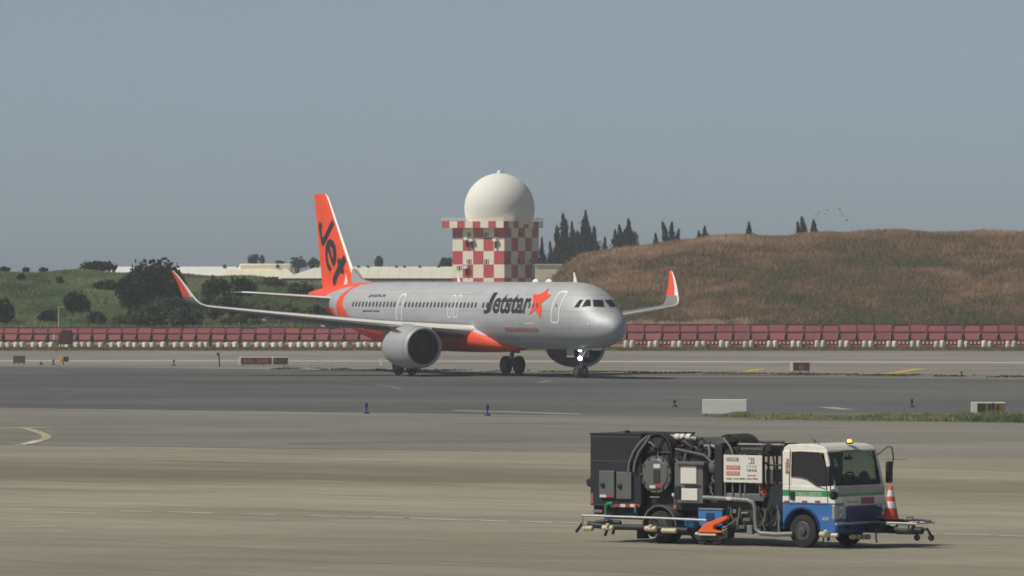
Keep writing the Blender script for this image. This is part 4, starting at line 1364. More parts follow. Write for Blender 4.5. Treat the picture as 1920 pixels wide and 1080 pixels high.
ST = [  # x, bottom, top, half width, height of the widest point
    (0.00, 3.02, 3.10, .03, 3.06), (0.06, 2.80, 3.34, .26, 3.06), (0.20, 2.60, 3.56, .46, 3.07), (0.45, 2.41, 3.78, .69, 3.09), (0.80, 2.25, 3.97, .92, 3.13),
    (1.15, 2.13, 4.13, 1.10, 3.18), (1.50, 2.04, 4.33, 1.25, 3.25), (1.85, 1.97, 4.62, 1.38, 3.32), (2.20, 1.92, 4.92, 1.49, 3.40), (2.55, 1.88, 5.16, 1.58, 3.47),
    (2.95, 1.84, 5.36, 1.67, 3.54), (3.40, 1.81, 5.53, 1.75, 3.61), (4.0, 1.785, 5.69, 1.83, 3.68), (4.8, 1.765, 5.82, 1.90, 3.75), (5.8, 1.755, 5.885, 1.95, 3.79),
    (7.0, 1.75, 5.89, 1.975, 3.82), (30.0, 1.75, 5.89, 1.975, 3.82), (31.5, 1.79, 5.885, 1.965, 3.84), (33.0, 1.96, 5.87, 1.92, 3.90), (34.5, 2.23, 5.85, 1.82, 4.02),
    (36.0, 2.57, 5.82, 1.67, 4.18), (37.5, 2.95, 5.77, 1.48, 4.36), (39.0, 3.35, 5.70, 1.25, 4.55), (40.5, 3.76, 5.60, 1.00, 4.72), (42.0, 4.17, 5.47, .72, 4.86),
    (43.3, 4.52, 5.33, .46, 4.95), (44.2, 4.76, 5.22, .27, 5.0), (44.51, 4.88, 5.10, .12, 5.0)]
SX = np.array([s[0] for s in ST])

def cr(x):
    """smooth section values at station x (Catmull-Rom over the table)"""
    i = int(np.clip(np.searchsorted(SX, x) - 1, 0, len(ST) - 2))
    t = (x - SX[i]) / (SX[i + 1] - SX[i])
    out = []
    for k in range(1, 5):
        p1, p2 = ST[i][k], ST[i + 1][k]
        h = SX[i + 1] - SX[i]
        m1 = ((p2 - ST[i - 1][k]) / (SX[i + 1] - SX[i - 1]) if i > 0 else (p2 - p1) / h) * h
        m2 = ((ST[i + 2][k] - p1) / (SX[i + 2] - SX[i]) if i + 2 < len(ST) else (p2 - p1) / h) * h
        out.append((2 * t**3 - 3 * t**2 + 1) * p1 + (t**3 - 2 * t**2 + t) * m1 + (-2 * t**3 + 3 * t**2) * p2 + (t**3 - t**2) * m2)
    return out

stations = sorted(set(list(np.round(np.concatenate([SX, np.linspace(0, .5, 12), np.arange(.5, 7, .12), np.arange(7, 31, .5), np.arange(31, 44.5, .16)]), 4))))
NSEG = 80
rings = []
for x in stations:
    if 7.0 <= x <= 30:
        zb, zt, hw, zw = 1.75, 5.89, 1.975, 3.82
    else:
        zb, zt, hw, zw = cr(x)
    ring = []
    for k in range(NSEG):
        a = 2 * math.pi * k / NSEG
        s, c_ = math.sin(a), math.cos(a)
        h = (zt - zw) if c_ > 0 else (zw - zb)
        ring.append((x, hw * s, zw + h * c_))
    rings.append(ring)
fb = MB(); fb.loft(rings)

UR = [(1.5, 32.6), (2.9, 33.4), (3.64, 34.7), (3.99, 35.25), (4.37, 35.8), (4.86, 35.95), (5.31, 35.6), (6.0, 34.6)]   # x of the band's front edge by height
UL = [(1.5, 38.2), (3.7, 37.15), (4.3, 37.15), (4.7, 37.0), (5.0, 36.75), (5.3, 36.2), (6.0, 35.2)]
ZT = [(33.6, 6.2), (34.0, 5.78), (36.8, 5.52), (38.3, 5.27), (39.5, 5.02), (41.3, 4.66), (44.6, 4.3)]                      # above this the tail top is orange
ZB = [(11.0, 1.2), (11.6, 1.6), (12.4, 1.80), (13.6, 2.05), (15.2, 2.5), (17.0, 3.05), (19, 3.1), (30, 2.75), (33.0, 2.9), (34, 3.2)]
paint = []
for (x, y, z) in fb.v:
    q = -1.0
    if x > 33.0:
        q = max(q, (z - interp(x, ZT)) * 0.9)
        q = max(q, min(x - interp(z, UR), interp(z, UL) - x))
    if x > 37.0:
        q = max(q, min(x - 37.8, (4.2 - z)))
    if x < 34.5:
        q = max(q, (interp(x, ZB) - z))
    paint.append(max(-1, min(1, q)))

def two_tone(name, a, b_, attr='paint', soft=0.02, thr=0.0, panels=False):
    m = mat(name, a, 0.62, spec=0.45)
    nt, nd, lk, p = nodes_of(m)
    at = nd.new('ShaderNodeAttribute'); at.attribute_name = attr
    mp = nd.new('ShaderNodeMapRange'); mp.inputs[1].default_value = thr - soft; mp.inputs[2].default_value = thr + soft
    lk.new(at.outputs['Fac'], mp.inputs[0])
    v = mapping(nt, (0.5, 1.5, 1.5))
    g = ramp(nt, noise(nt, v, 1.2, 5, 0.6), [(0.3, (0.93, 0.93, 0.93)), (0.7, (1.05, 1.05, 1.05))])
    col = mixc(nt, 1.0, mixc(nt, mp.outputs[0], a, b_), g, 'MULTIPLY')
    if panels:                                   # skin joints every frame bay, and grime drawn aft by the airflow
        bk = nd.new('ShaderNodeTexBrick'); bk.offset = 0.5; bk.inputs['Scale'].default_value = 1.0
        bk.inputs['Brick Width'].default_value = 3.2; bk.inputs['Row Height'].default_value = 1.02
        bk.inputs['Mortar Size'].default_value = 0.020; bk.inputs['Mortar Smooth'].default_value = 0.3
        tc2 = nd.new('ShaderNodeTexCoord'); se = nd.new('ShaderNodeSeparateXYZ'); cb = nd.new('ShaderNodeCombineXYZ')
        lk.new(tc2.outputs['Object'], se.inputs[0]); lk.new(se.outputs['X'], cb.inputs['X']); lk.new(se.outputs['Z'], cb.inputs['Y'])
        lk.new(cb.outputs[0], bk.inputs['Vector'])
        col = mixc(nt, ramp(nt, bk.outputs['Fac'], [(0.0, (0, 0, 0)), (1.0, (0.30,) * 3)]), col, (0.10, 0.10, 0.10))
        vg = mapping(nt, (0.22, 1.0, 2.6))
        col = mixc(nt, 1.0, col, ramp(nt, noise(nt, vg, 1.3, 6, 0.7), [(0.34, (0.93, 0.925, 0.91)), (0.55, (1, 1, 1))]), 'MULTIPLY')
    lk.new(col, p.inputs['Base Color'])
    m2 = nd.new('ShaderNodeMapRange'); m2.inputs[3].default_value = 0.35; m2.inputs[4].default_value = 0.0
    lk.new(mp.outputs[0], m2.inputs[0]); lk.new(m2.outputs[0], p.inputs['Metallic'])
    return m
M['fuselage'] = two_tone('silver and orange fuselage paint', (0.475, 0.485, 0.505), ORANGE, panels=True)
fus = fb.build('fuselage', M['fuselage'], jet, smooth=60)
fix_normals(fus)
at = fus.data.attributes.new('paint', 'FLOAT', 'POINT'); at.data.foreach_set('value', np.array(paint, dtype=np.float32))
BV = BVHTree.FromPolygons([Vector(p) for p in fb.v], fb.f)

def side_ray(x, z):
    return Vector((x, 6.0, z)), Vector((0, -1, 0))

def eye_ray(px, py):
    d = Vector(((px - 960) / F_PX, 1, -(py - HORIZON) / F_PX))
    e = Vector((0, 0, CAM_H))
    return JI @ e, (JI.to_3x3() @ d).normalized()

# cabin windows
def pane(x):
    zc = 4.44
    vs, fs = [], []
    pts = []
    for k in range(12):
        a = 2 * math.pi * k / 12
        sx, sz = math.cos(a), math.sin(a)
        pts.append((x + 0.115 * math.copysign(abs(sx) ** .7, sx), zc + 0.17 * math.copysign(abs(sz) ** .7, sz)))
    out, inn = [], []
    for p in pts:
        h, n_, _, _ = BV.ray_cast(*side_ray(*p))
        out.append(h + Vector((0, .032, .003)))
        inn.append(h - Vector((0, .03, 0)))
    b = MB(); b.add(out + inn, [tuple(range(12))[::-1]] + [(k, (k + 1) % 12, 12 + (k + 1) % 12, 12 + k) for k in range(12)])
    return b
src = None
xw = 7.25
skip = [(18.05, 18.3), (26.15, 27.25)]
while xw < 34.2:
    gap = any(a <= xw <= b_ for a, b_ in skip) or 15.0 < xw < 15.3
    if not gap:
        if src is None:
            src = pane(xw).build('cabin_window', M['pane_cabin'], fus, smooth=0); base_x = xw
            fix_normals(src)
        elif xw < 30.2:
            dup(src, fus, (xw - base_x, 0, 0))
        else:
            fix_normals(pane(xw).build('cabin_window', M['pane_cabin'], fus, smooth=0))
    xw += 0.533

# flight deck windows: drawn on the right side, mirrored to the left
WIN = [[(1076.7, 576.5), (1083, 567), (1087.2, 562), (1093.8, 562), (1089.5, 569), (1085.6, 576.5)],
       [(1090.9, 576), (1095, 568), (1099.3, 562), (1106.7, 562), (1107.2, 568), (1107.8, 573.6)],
       [(1111.6, 562), (1121, 562.2), (1130.5, 562.8), (1132.0, 569), (1133.2, 575.8), (1124, 575.4), (1112.9, 575.1)]]
for w in WIN:
    vs, fs = sliced(w, [list(range(len(w)))], 4, 4)
    o = draped('cockpit_window', vs, fs, BV, eye_ray, M['glass_dark'], fus, 0.012)
    me = o.data.copy()
    for v in me.vertices:
        v.co.y = -v.co.y
    me.flip_normals()
    link(bpy.data.objects.new('cockpit_window', me), fus)

def round_rect(x0, x1, z0, z1, r, n=5):
    pts = []
    for cx, cz, a0 in ((x1 - r, z1 - r, 0), (x0 + r, z1 - r, 90), (x0 + r, z0 + r, 180), (x1 - r, z0 + r, 270)):
        for k in range(n + 1):
            a = R(a0 + 90 * k / n)
            pts.append((cx + r * math.cos(a), cz + r * math.sin(a)))
    return pts

def door(x0, x1, z0, z1, lw=0.105, r=0.16):
    inner = round_rect(x0 + lw, x1 - lw, z0 + lw, z1 - lw, r)
    outer = round_rect(x0, x1, z0, z1, r + lw * .6)
    vs, fs = sliced(inner, [list(range(len(inner)))], 0.3, 0.12)
    d = draped('door', vs, fs, BV, side_ray, M['door_grey'], fus, 0.010)
    # outline ring, divided finely enough to follow the skin
    def dense(p):
        out = []
        for i in range(len(p)):
            a, b_ = p[i], p[(i + 1) % len(p)]
            m_ = max(1, int(math.hypot(b_[0] - a[0], b_[1] - a[1]) / 0.12))
            out += [(a[0] + (b_[0] - a[0]) * k / m_, a[1] + (b_[1] - a[1]) * k / m_) for k in range(m_)]
        return out
    D = []
    c_ = ((x0 + x1) / 2, (z0 + z1) / 2)
    O = dense(outer)
    I = [(c_[0] + (p[0] - c_[0]) * (x1 - x0 - 2 * lw) / (x1 - x0), c_[1] + (p[1] - c_[1]) * (z1 - z0 - 2 * lw) / (z1 - z0)) for p in O]
    n = len(O)
    rg = [(k, (k + 1) % n, n + (k + 1) % n, n + k) for k in range(n)]
    draped('door_outline', O + I, rg, BV, side_ray, M['white_ac'], fus, 0.016)
    return d
door(4.35, 5.35, 3.36, 5.34)
door(18.15, 18.80, 3.62, 5.06, 0.075)
door(18.98, 19.63, 3.62, 5.06, 0.075)
door(26.25, 27.15, 3.34, 5.12)
for x in (4.85, 26.7):
    vs = round_rect(x - .07, x + .07, 4.36, 4.54, .05)
    draped('door_window', vs, [list(range(len(vs)))], BV, side_ray, M['pane_cabin'], fus, 0.02)

# lettering and star on the fuselage (reads towards the nose on this side)
def skin_text(name, body, xa, xb, z0, z1, m, bold=0.0, shear=0.0, step=0.12):
    vs, ts = text_mesh(body, bold, shear)
    pts = [(xa + (xb - xa) * p[0], z0 + (z1 - z0) * p[1]) for p in vs]
    V, Fc = sliced(pts, ts, 0, step)
    return draped(name, V, Fc, BV, side_ray, m, fus, 0.02)
skin_text('airline_lettering', 'J', 14.55, 13.5, 3.92, 5.22, M['black_paint'], bold=0.03)
skin_text('airline_lettering', 'etstar', 13.35, 8.3, 3.94, 5.12, M['black_paint'], bold=0.024)
skin_text('registration_lettering', 'JA27LR', 31.9, 29.3, 4.86, 5.05, M['black_paint'], bold=0.02, shear=0.0, step=0.1)
skin_text('small_lettering', 'jetstar.com', 32.2, 29.6, 3.92, 4.06, M['black_paint'], bold=0.03, shear=0.15, step=0.1)
def E5(p):
    return (900 + p[0] / 6.4, 530 + p[1] / 6.4)
star = [E5(p) for p in ((832, 65), (805, 128), (858, 152), (738, 248), (740, 330), (727, 432), (663, 328), (585, 388), (640, 255), (636, 145), (735, 136))]
tri = [(0, 1, 10), (1, 2, 3), (10, 1, 3), (10, 3, 8), (9, 10, 8), (3, 4, 6), (8, 3, 6), (4, 5, 6), (6, 7, 8)]
V, Fc = sliced(star, tri, 5, 5)
draped('star_emblem', V, Fc, BV, eye_ray, M['orange'], fus, 0.026)
vs = [(11.9, 2.86), (7.3, 2.86), (7.3, 3.06), (11.9, 3.06)]
V, Fc = sliced(vs, [(0, 1, 2, 3)], 0.5, 0.07)
draped('red_stripe', V, Fc, BV, side_ray, M['pale_red'], fus, 0.014)
vs = [(8.9, 3.30), (7.7, 3.30), (7.7, 3.36), (8.9, 3.36)]
draped('service_panel', vs, [(0, 1, 2, 3)], BV, side_ray, M['white_ac'], fus, 0.014)
for x, h, zz in ((5.6, .62, 5.86), (21.8, .52, 5.87)):
    b = MB()
    b.loft([[(x - .05, -.02, zz - .05), (x + .40, -.015, zz - .05), (x + .40, .015, zz - .05), (x - .05, .02, zz - .05)],
            [(x + .30, -.012, zz + h), (x + .48, -.01, zz + h), (x + .48, .01, zz + h), (x + .30, .012, zz + h)]])
    b.build('antenna', M['white_ac'], fus, smooth=0)
for x in (11.2, 9.4):
    MB().lathe([(.02, -.35), (.16, -.2), (.19, 0), (.15, .2), (.02, .4)], (x, 0, 5.90), 'x', n=10).build('antenna', M['white_ac'], fus)
for x in (13.5, 16.5, 9.5):
    MB().loft([[(x, -.015, 1.80), (x + .3, -.015, 1.80), (x + .3, .015, 1.80), (x, .015, 1.80)], [(x + .15, -.01, 1.55), (x + .3, -.01, 1.55), (x + .3, .01, 1.55), (x + .15, .01, 1.55)]]).build('belly_antenna', M['grey_metal'], fus, smooth=0)
hp, hn, _, _ = BV.ray_cast(*eye_ray(1103.5, 608.5))
if hp:
    MB().lathe([(.07, -.01), (.065, .02), (.01, .04)], hp, 'y', n=10).build('service_light', M['white_ac'], fus)

# wing-body fairing
FR = []
for x, hw, zt_, zb_ in ((13.4, .5, 1.95, 1.70), (14.2, 1.35, 2.4, 1.60), (15.2, 1.95, 2.95, 1.52), (16.3, 2.25, 3.35, 1.47), (17.6, 2.34, 3.45, 1.45), (20.0, 2.36, 3.42, 1.45), (22.5, 2.30, 3.30, 1.47), (24.2, 2.1, 3.0, 1.52), (25.5, 1.6, 2.5, 1.62), (26.5, .6, 2.0, 1.72)):
    ring = []
    for k in range(32):
        a = 2 * math.pi * k / 32
        s, c_ = math.sin(a), math.cos(a)
        zc_ = (zt_ + zb_) / 2; h = (zt_ - zb_) / 2
        ring.append((x, hw * math.copysign(abs(s) ** .75, s), zc_ + h * math.copysign(abs(c_) ** .75, c_)))
    FR.append(ring)
fr = MB(); fr.loft(FR)
fair = fr.build('belly_fairing', M['fuselage'], jet, smooth=70); fix_normals(fair)
sub = fair.modifiers.new('smooth', 'SUBSURF'); sub.levels = 2; sub.render_levels = 2
at = fair.data.attributes.new('paint', 'FLOAT', 'POINT')
at.data.foreach_set('value', np.array([max(-1, min(1, (interp(p[0], [(13, 2.0), (15.2, 2.62), (17, 3.08), (19, 3.12), (27, 2.9)]) - p[2]) * 2)) for p in fr.v], dtype=np.float32))

# aerofoil surfaces ------------------------------------------------------
AF = [(0.0, 0.0), (0.012, 0.022), (0.04, 0.040), (0.10, 0.056), (0.22, 0.066), (0.40, 0.062), (0.62, 0.044), (0.82, 0.022), (1.0, 0.003)]
def section(xle, chord, c, up, tr_=1.0, camber=0.0, twist=0.0):
    """ring of aerofoil points: c = point on the leading edge (y, z), up = thickness direction in the y-z plane"""
    pts, ch = [], []
    prof = [(x, t) for x, t in AF] + [(x, -t * 0.85) for x, t in AF[-1:0:-1]]
    for x, t in prof:
        q = t * chord * tr_
        dz = camber * chord * 4 * x * (1 - x) - twist * chord * x
        pts.append((xle + x * chord, c[0] + up[0] * (q + dz), c[1] + up[1] * (q + dz)))
        ch.append(x)
    return pts, ch
def surface(name, secs, m, parent, attr=True):
    rings, chs = [], []
    for s in secs:
        p, c_ = section(*s)
        rings.append(p); chs += c_
    b = MB(); b.loft(rings)
    o = b.build(name, m, parent, smooth=50); fix_normals(o)
    if attr:
        at = o.data.attributes.new('chord', 'FLOAT', 'POINT'); at.data.foreach_set('value', np.array(chs, dtype=np.float32))
    return o

M['duct'] = mat('dark intake duct', (0.018, 0.019, 0.022), 0.5)
M['wing'] = two_tone('wing paint with shaded grey and sunlit edge', (0.84, 0.82, 0.77), (0.20, 0.205, 0.215), 'chord', 0.006, 0.05)  # underside shade is put into the grey, sunlight into the pale edge
M['fin'] = two_tone('orange fin paint with pale leading edge', (0.74, 0.70, 0.64), ORANGE, 'chord', 0.006, 0.040)
M['winglet_paint'] = two_tone('orange winglet paint with pale leading edge', (0.78, 0.74, 0.70), (0.82, 0.075, 0.035), 'chord', 0.01, 0.22)

def wing_secs(s):
    S_ = []
    for v in (1.2, 2.0, 3.5, 5.0, 6.4, 8.5, 10.5, 12.5, 14.2, 15.6, 16.3):
        le = 15.6 + (v - 1.2) * 0.535
        te = 23.2 if v <= 6.4 else 23.2 + (v - 6.4) * 0.262
        z = 2.78 + (v - 1.2) * 0.083 + 0.0022 * (v - 1.2) ** 2 * 0.55
        th = interp(v, [(1.2, 1.15), (6.4, 0.95), (16.3, 0.8)])
        S_.append((le, te - le, (s * v, z), (0, 1), th, 0.012, interp(v, [(1.2, .06), (7, .05), (16.3, .025)])))
    return S_
for s in (1, -1):
    secs = wing_secs(s)
    le, ch, (yv, zv), _, th, _, _ = secs[-1]
    wing = surface('wing', secs, M['wing'], jet)
    # blended upswept tip: curve then blade
    cur = []
    pts = [(0.0, 0.0, 0.0), (0.35, 0.06, 0.10), (0.62, 0.20, 0.28), (0.80, 0.42, 0.50), (0.90, 0.66, 0.74)]
    ang = [5, 22, 42, 62, 74]
    for (dy, dz, dx), a in zip(pts, ang):
        a = R(a)
        cur.append((le + dx + dy * .3, ch - dx * .55, (s * (16.3 + dy), zv + dz), (-s * math.sin(a), math.cos(a)), th, 0.0, 0.0))
    shade = surface('wing_tip', cur, M['wing'], wing)
    l0, c0, (y0, z0_), up, _, _, _ = cur[-1]
    blade = [cur[-1]]
    for k in range(1, 6):
        t = k / 5
        blade.append((l0 + 1.55 * t + 0.35 * t ** 3, c0 * (1 - t) + 0.42 * t, (y0 + s * 0.55 * t, z0_ + 1.62 * t), up, th * .9, 0.0, 0.0))
    surface('winglet', blade, M['winglet_paint'], wing)
    # flap track fairings with pale tails
    for v, L, r_ in ((3.0, 3.3, .24), (8.3, 3.0, .22), (12.0, 2.5, .17)):
        if v == 3.0:
            continue
        te = 23.2 if v <= 6.4 else 23.2 + (v - 6.4) * 0.262
        z = 2.78 + (v - 1.2) * 0.083 + 0.0012 * (v - 1.2) ** 2 - .20
        MB().lathe([(.02, -L * .62), (r_ * .7, -L * .45), (r_, -L * .15), (r_ * .85, .15 * L), (r_ * .45, .32 * L), (.03, .42 * L)], (te, s * v, z - .12), 'x', n=12).build('flap_fairing', M['wing_grey'], wing)
        MB().lathe([(.02, -.16), (.10, -.08), (.12, 0.02), (.02, .12)], (te - L * .60, s * v, z - .16), 'x', n=10).build('fairing_tip', M['white_ac'], wing)
    # flaps, a little proud below the trailing edge
    for va, vb in ((2.4, 6.2), (6.6, 12.4)):
        ring0 = []
        b = MB()
        for v in (va, vb):
            te = 23.2 if v <= 6.4 else 23.2 + (v - 6.4) * 0.262
            z = 2.78 + (v - 1.2) * 0.083 + 0.0012 * (v - 1.2) ** 2 - .16
            ring0.append([(te - 1.0, s * v, z + .04), (te - .98, s * v, z - .10), (te + .16, s * v, z - .16), (te + .18, s * v, z - .13)])
        b.loft(ring0)
        fix_normals(b.build('flap', M['wing_grey'], wing, smooth=0))

# fin and rudder
fin_secs = []
for z, le, te in ((5.35, 36.6, 42.45), (5.9, 37.05, 42.6), (7.0, 37.95, 42.83), (8.2, 38.92, 43.08), (9.5, 39.97, 43.35), (10.8, 41.02, 43.62), (11.45, 41.55, 43.76), (11.70, 41.95, 43.82)):
    fin_secs.append((le, te - le, (0.0, z), (1, 0), 0.75 if z < 11.6 else 0.45, 0, 0))
rings_f = []
chs = []
b = MB()
for s in fin_secs:
    p, c_ = section(*s)
    p = [(q[0], q[1], s[2][1]) for q in p]
    rings_f.append(p); chs += c_
b.loft(rings_f)
fin = b.build('tail_fin', M['fin'], jet, smooth=50); fix_normals(fin)
at = fin.data.attributes.new('chord', 'FLOAT', 'POINT'); at.data.foreach_set('value', np.array(chs, dtype=np.float32))
FV = BVHTree.FromPolygons([Vector(p) for p in b.v], b.f)
MB().loft([[(34.6, -.02, 5.80), (34.6, .02, 5.80), (34.6, .02, 5.82), (34.6, -.02, 5.82)], [(36.2, -.16, 5.70), (36.2, .16, 5.70), (36.2, .10, 6.02), (36.2, -.10, 6.02)], [(37.6, -.24, 5.60), (37.6, .24, 5.60), (37.6, .16, 6.72), (37.6, -.16, 6.72)]]).build('dorsal_fillet', M['silver'], fin, smooth=40)
# rudder gap line
gap = MB()
gap.add([(41.0, .30, 5.9), (41.06, .30, 5.9), (42.86, .30, 11.3), (42.80, .30, 11.3)], [(0, 1, 2, 3)])
V, Fc = sliced([(41.0, 5.95), (41.05, 5.95), (42.85, 11.2), (42.80, 11.2)], [(0, 1, 2, 3)], 0, .5)
draped('rudder_gap', V, Fc, FV, side_ray, M['red_print'], fin, 0.006)
# lettering running down the fin
def E3(p):
    return (560 + p[0] / 5.4, 350 + p[1] / 5.4)
def strokes(name, outline, m, off):
    vs, fs = sliced(outline, [list(range(len(outline)))], 6, 6)
    draped(name, vs, fs, FV, eye_ray, m, fin, off)
J = [(340, 332), (362, 382), (312, 480), (264, 585), (250, 602), (236, 594), (226, 545), (205, 420), (206, 368), (218, 352), (240, 395), (232, 430), (238, 500), (248, 516), (258, 505), (300, 415)]
Eo = [(318, 528), (350, 545), (374, 600), (386, 690), (378, 760), (358, 812), (342, 790), (296, 652), (292, 700), (304, 768), (330, 818), (334, 848), (318, 858), (296, 832), (278, 760), (270, 670), (276, 600), (292, 545)]
Ei = [(318, 602), (340, 622), (352, 680), (348, 736)]
T1 = [(460, 690), (486, 750), (452, 820), (462, 860), (448, 888), (424, 872), (396, 920), (378, 975), (370, 1010), (350, 990), (346, 940), (362, 880), (398, 810), (392, 750), (404, 715), (424, 742)]
strokes('fin_lettering', [E3(p) for p in J], M['black_paint'], 0.014)
strokes('fin_lettering', [E3(p) for p in Eo], M['black_paint'], 0.014)
strokes('fin_lettering', [E3(p) for p in Ei], M['orange'], 0.022)
strokes('fin_lettering', [E3(p) for p in T1], M['black_paint'], 0.014)
strokes('fin_star_edge', [E3(p) for p in ((478, 880), (497, 950), (492, 1000), (450, 1010), (470, 950))], M['white_ac'], 0.014)

# stabilizers
for s in (1, -1):
    S_ = []
    for v, le, te, z in ((0.3, 38.0, 42.3, 4.72), (1.6, 38.75, 42.62, 4.84), (4.0, 40.2, 43.2, 5.02), (5.9, 41.35, 43.65, 5.17), (6.2, 41.75, 43.7, 5.19)):
        S_.append((le, te - le, (s * v, z), (0, 1), 0.62 if v < 6 else 0.4, 0, 0))
    surface('horizontal_stabilizer', S_, M['wing'], jet)
MB().lathe([(.10, -.02), (.13, .0), (.12, .10), (.02, .12)], (44.45, 0, 4.99), 'x', n=14).build('exhaust_outlet', M['dark_metal'], fus)

# engines
for s in (1, -1):
    e0 = Vector((15.25, s * 5.75, 1.83))
    def P(profile):
        return profile
    outer = [(1.25, .12), (1.30, .35), (1.345, .9), (1.355, 1.6), (1.33, 2.3), (1.26, 3.0), (1.15, 3.55), (1.02, 3.95), (0.97, 3.97), (0.96, 3.7)]
    def open_lathe(prof, n=48):
        q = MB().lathe(prof, e0, 'x', n=n)
        q.f = [f for f in q.f if len(f) == 4]; q.mi = [0] * len(q.f)
        return q
    shell = MB().lathe(outer, e0, 'x', n=48)
    shell.f = [f for f in shell.f if len(f) == 4 or 0 not in f]; shell.mi = [0] * len(shell.f)
    eng = shell.build('engine', M['silver'], jet, smooth=60); fix_normals(eng)
    fix_normals(open_lathe([(1.06, .14), (1.09, .0), (1.14, -.06), (1.19, -.05), (1.235, .03), (1.25, .12)]).build('intake_lip', M['silver'], eng, smooth=60))
    open_lathe([(1.03, .95), (1.03, .5), (1.06, .14)]).build('intake_duct', M['duct'], eng, smooth=60)
    fan = MB(); fan.cyl(e0 + Vector((.93, 0, 0)), e0 + Vector((.96, 0, 0)), 1.04, n=48)
    fan.build('fan_disc', M['fan_dark'], eng, smooth=0)
    blade = MB()
    blade.add([(-.045, -.05, .24), (-.045, .05, .24), (-.04, .16, 1.0), (-.075, -.06, 1.0)], [(0, 1, 2, 3), (3, 2, 1, 0)])
    b0 = blade.build('fan_blade', M['fan_dark'], eng, smooth=0); b0.location = e0 + Vector((.93, 0, 0))
    for k in range(1, 20):
        c_ = dup(b0, eng, b0.location); c_.rotation_euler = (2 * math.pi * k / 20, 0, 0)
    MB().lathe([(.01, -.42), (.08, -.36), (.17, -.24), (.25, -.06), (.25, -.03)], e0 + Vector((.9, 0, 0)), 'x', n=24).build('spinner', M['fan_dark'], eng)
    MB().lathe([(.62, 3.6), (.64, 4.3), (.50, 4.9), (.47, 4.9), (.2, 4.95), (.05, 5.4)], e0, 'x', n=32).build('exhaust_nozzle', M['dark_metal'], eng)
    seam = MB().lathe([(1.302, .33), (1.308, .35), (1.310, .39)], e0, 'x', n=48)
    seam.f = [f for f in seam.f if len(f) == 4]; seam.mi = [0] * len(seam.f)
    seam.build('cowl_seam', M['grey_metal'], eng)
    py_ = MB()
    yv = s * 5.75
    py_.prism([(16.2, 3.10), (17.0, 3.22), (18.2, 3.30), (21.5, 3.05), (21.2, 2.75), (18.4, 2.3), (16.5, 2.9)], yv - .16, yv + .16, 'y')
    py_.build('pylon', M['wing_grey'], eng, smooth=0, bevel=0.04)
    for sd in (-1, 1):
        st = MB(); st.add([(16.3, yv + sd * 1.02, 2.74), (17.6, yv + sd * 1.02, 2.76), (17.6, yv + sd * 1.36, 3.12), (16.75, yv + sd * 1.30, 3.04),
                           (16.3, yv + sd * 1.02 + .03, 2.74), (17.6, yv + sd * 1.02 + .03, 2.76), (17.6, yv + sd * 1.36 + .03, 3.12), (16.75, yv + sd * 1.30 + .03, 3.04)], [(0, 1, 2, 3), (7, 6, 5, 4), (0, 4, 5, 1), (1, 5, 6, 2), (2, 6, 7, 3), (3, 7, 4, 0)])
        fix_normals(st.build('nacelle_strake', M['grey_metal'], eng, smooth=0))

# landing gear
M['hub_dark'] = mat('dark wheel hub', (0.07, 0.07, 0.075), 0.6)
def aircraft_wheel(parent, c, r_, w):
    o = MB().lathe([(r_ * .55, -w / 2 + .02), (r_ * .84, -w / 2), (r_ * .96, -w * .36), (r_, -w * .15), (r_, w * .15), (r_ * .96, w * .36), (r_ * .84, w / 2), (r_ * .55, w / 2 - .02)], c, 'y', n=32).build('wheel', M['rubber'], parent, smooth=45)
    for sd in (-1, 1):
        MB().lathe([(r_ * .54, 0), (r_ * .48, sd * .03), (r_ * .2, sd * .01), (.04, sd * .08)][::sd], (c[0], c[1] + sd * (w / 2 - .03), c[2]), 'y', n=20).build('hub', M['hub_dark'], parent)
    return o
for s in (1, -1):
    g = thing('main_landing_gear', None, None); g.parent = jet
    y = s * 3.795
    aircraft_wheel(g, (22.0, y - .465, .585), .585, .42)
    aircraft_wheel(g, (22.0, y + .465, .585), .585, .42)
    MB().cyl((22.0, y, .55), (22.0, y, 1.75), .11, n=14).build('shock_strut', M['grey_metal'], g)
    MB().cyl((22.0, y, 1.5), (21.95, y, 3.0), .17, n=14).build('main_strut', M['wing_grey'], g)
    MB().cyl((22.0, y - .46, .585), (22.0, y + .46, .585), .09, n=12).build('axle', M['grey_metal'], g)
    MB().cyl((21.9, y - s * .1, 1.7), (21.7, y - s * 1.7, 2.6), .07, n=8).build('side_brace', M['grey_metal'], g)
    MB().tube([(22.12, y, .75), (22.42, y, 1.1), (22.12, y, 1.55)], .05, n=6).build('torque_link', M['grey_metal'], g)
    b = MB(); b.box(21.45, 22.5, y + s * .22, y + s * .27, 1.35, 2.75)
    b.build('gear_door', M['silver'], g, smooth=0, bevel=0.02)
    MB().box(21.45, 22.75, s * 1.5 - .3, s * 1.5 + .3, 1.50, 1.56).build('inner_gear_door', M['grey_metal'], g, smooth=0)
g = thing('nose_landing_gear', None, None); g.parent = jet
for sd in (-1, 1):
    aircraft_wheel(g, (5.07, sd * .25, .38), .38, .22)
MB().cyl((5.07, 0, .38), (5.07, 0, 1.2), .07, n=12).build('shock_strut', M['grey_metal'], g)
MB().cyl((5.07, 0, 1.05), (5.0, 0, 2.0), .105, n=12).build('main_strut', M['white_ac'], g)
MB().cyl((5.07, -.26, .38), (5.07, .26, .38), .05, n=10).build('axle', M['grey_metal'], g)
MB().cyl((5.0, 0, 1.25), (3.9, 0, 1.95), .05, n=8).build('drag_brace', M['grey_metal'], g)
MB().tube([(5.17, 0, .5), (5.38, 0, .78), (5.15, 0, 1.1)], .035, n=6).build('torque_link', M['grey_metal'], g)
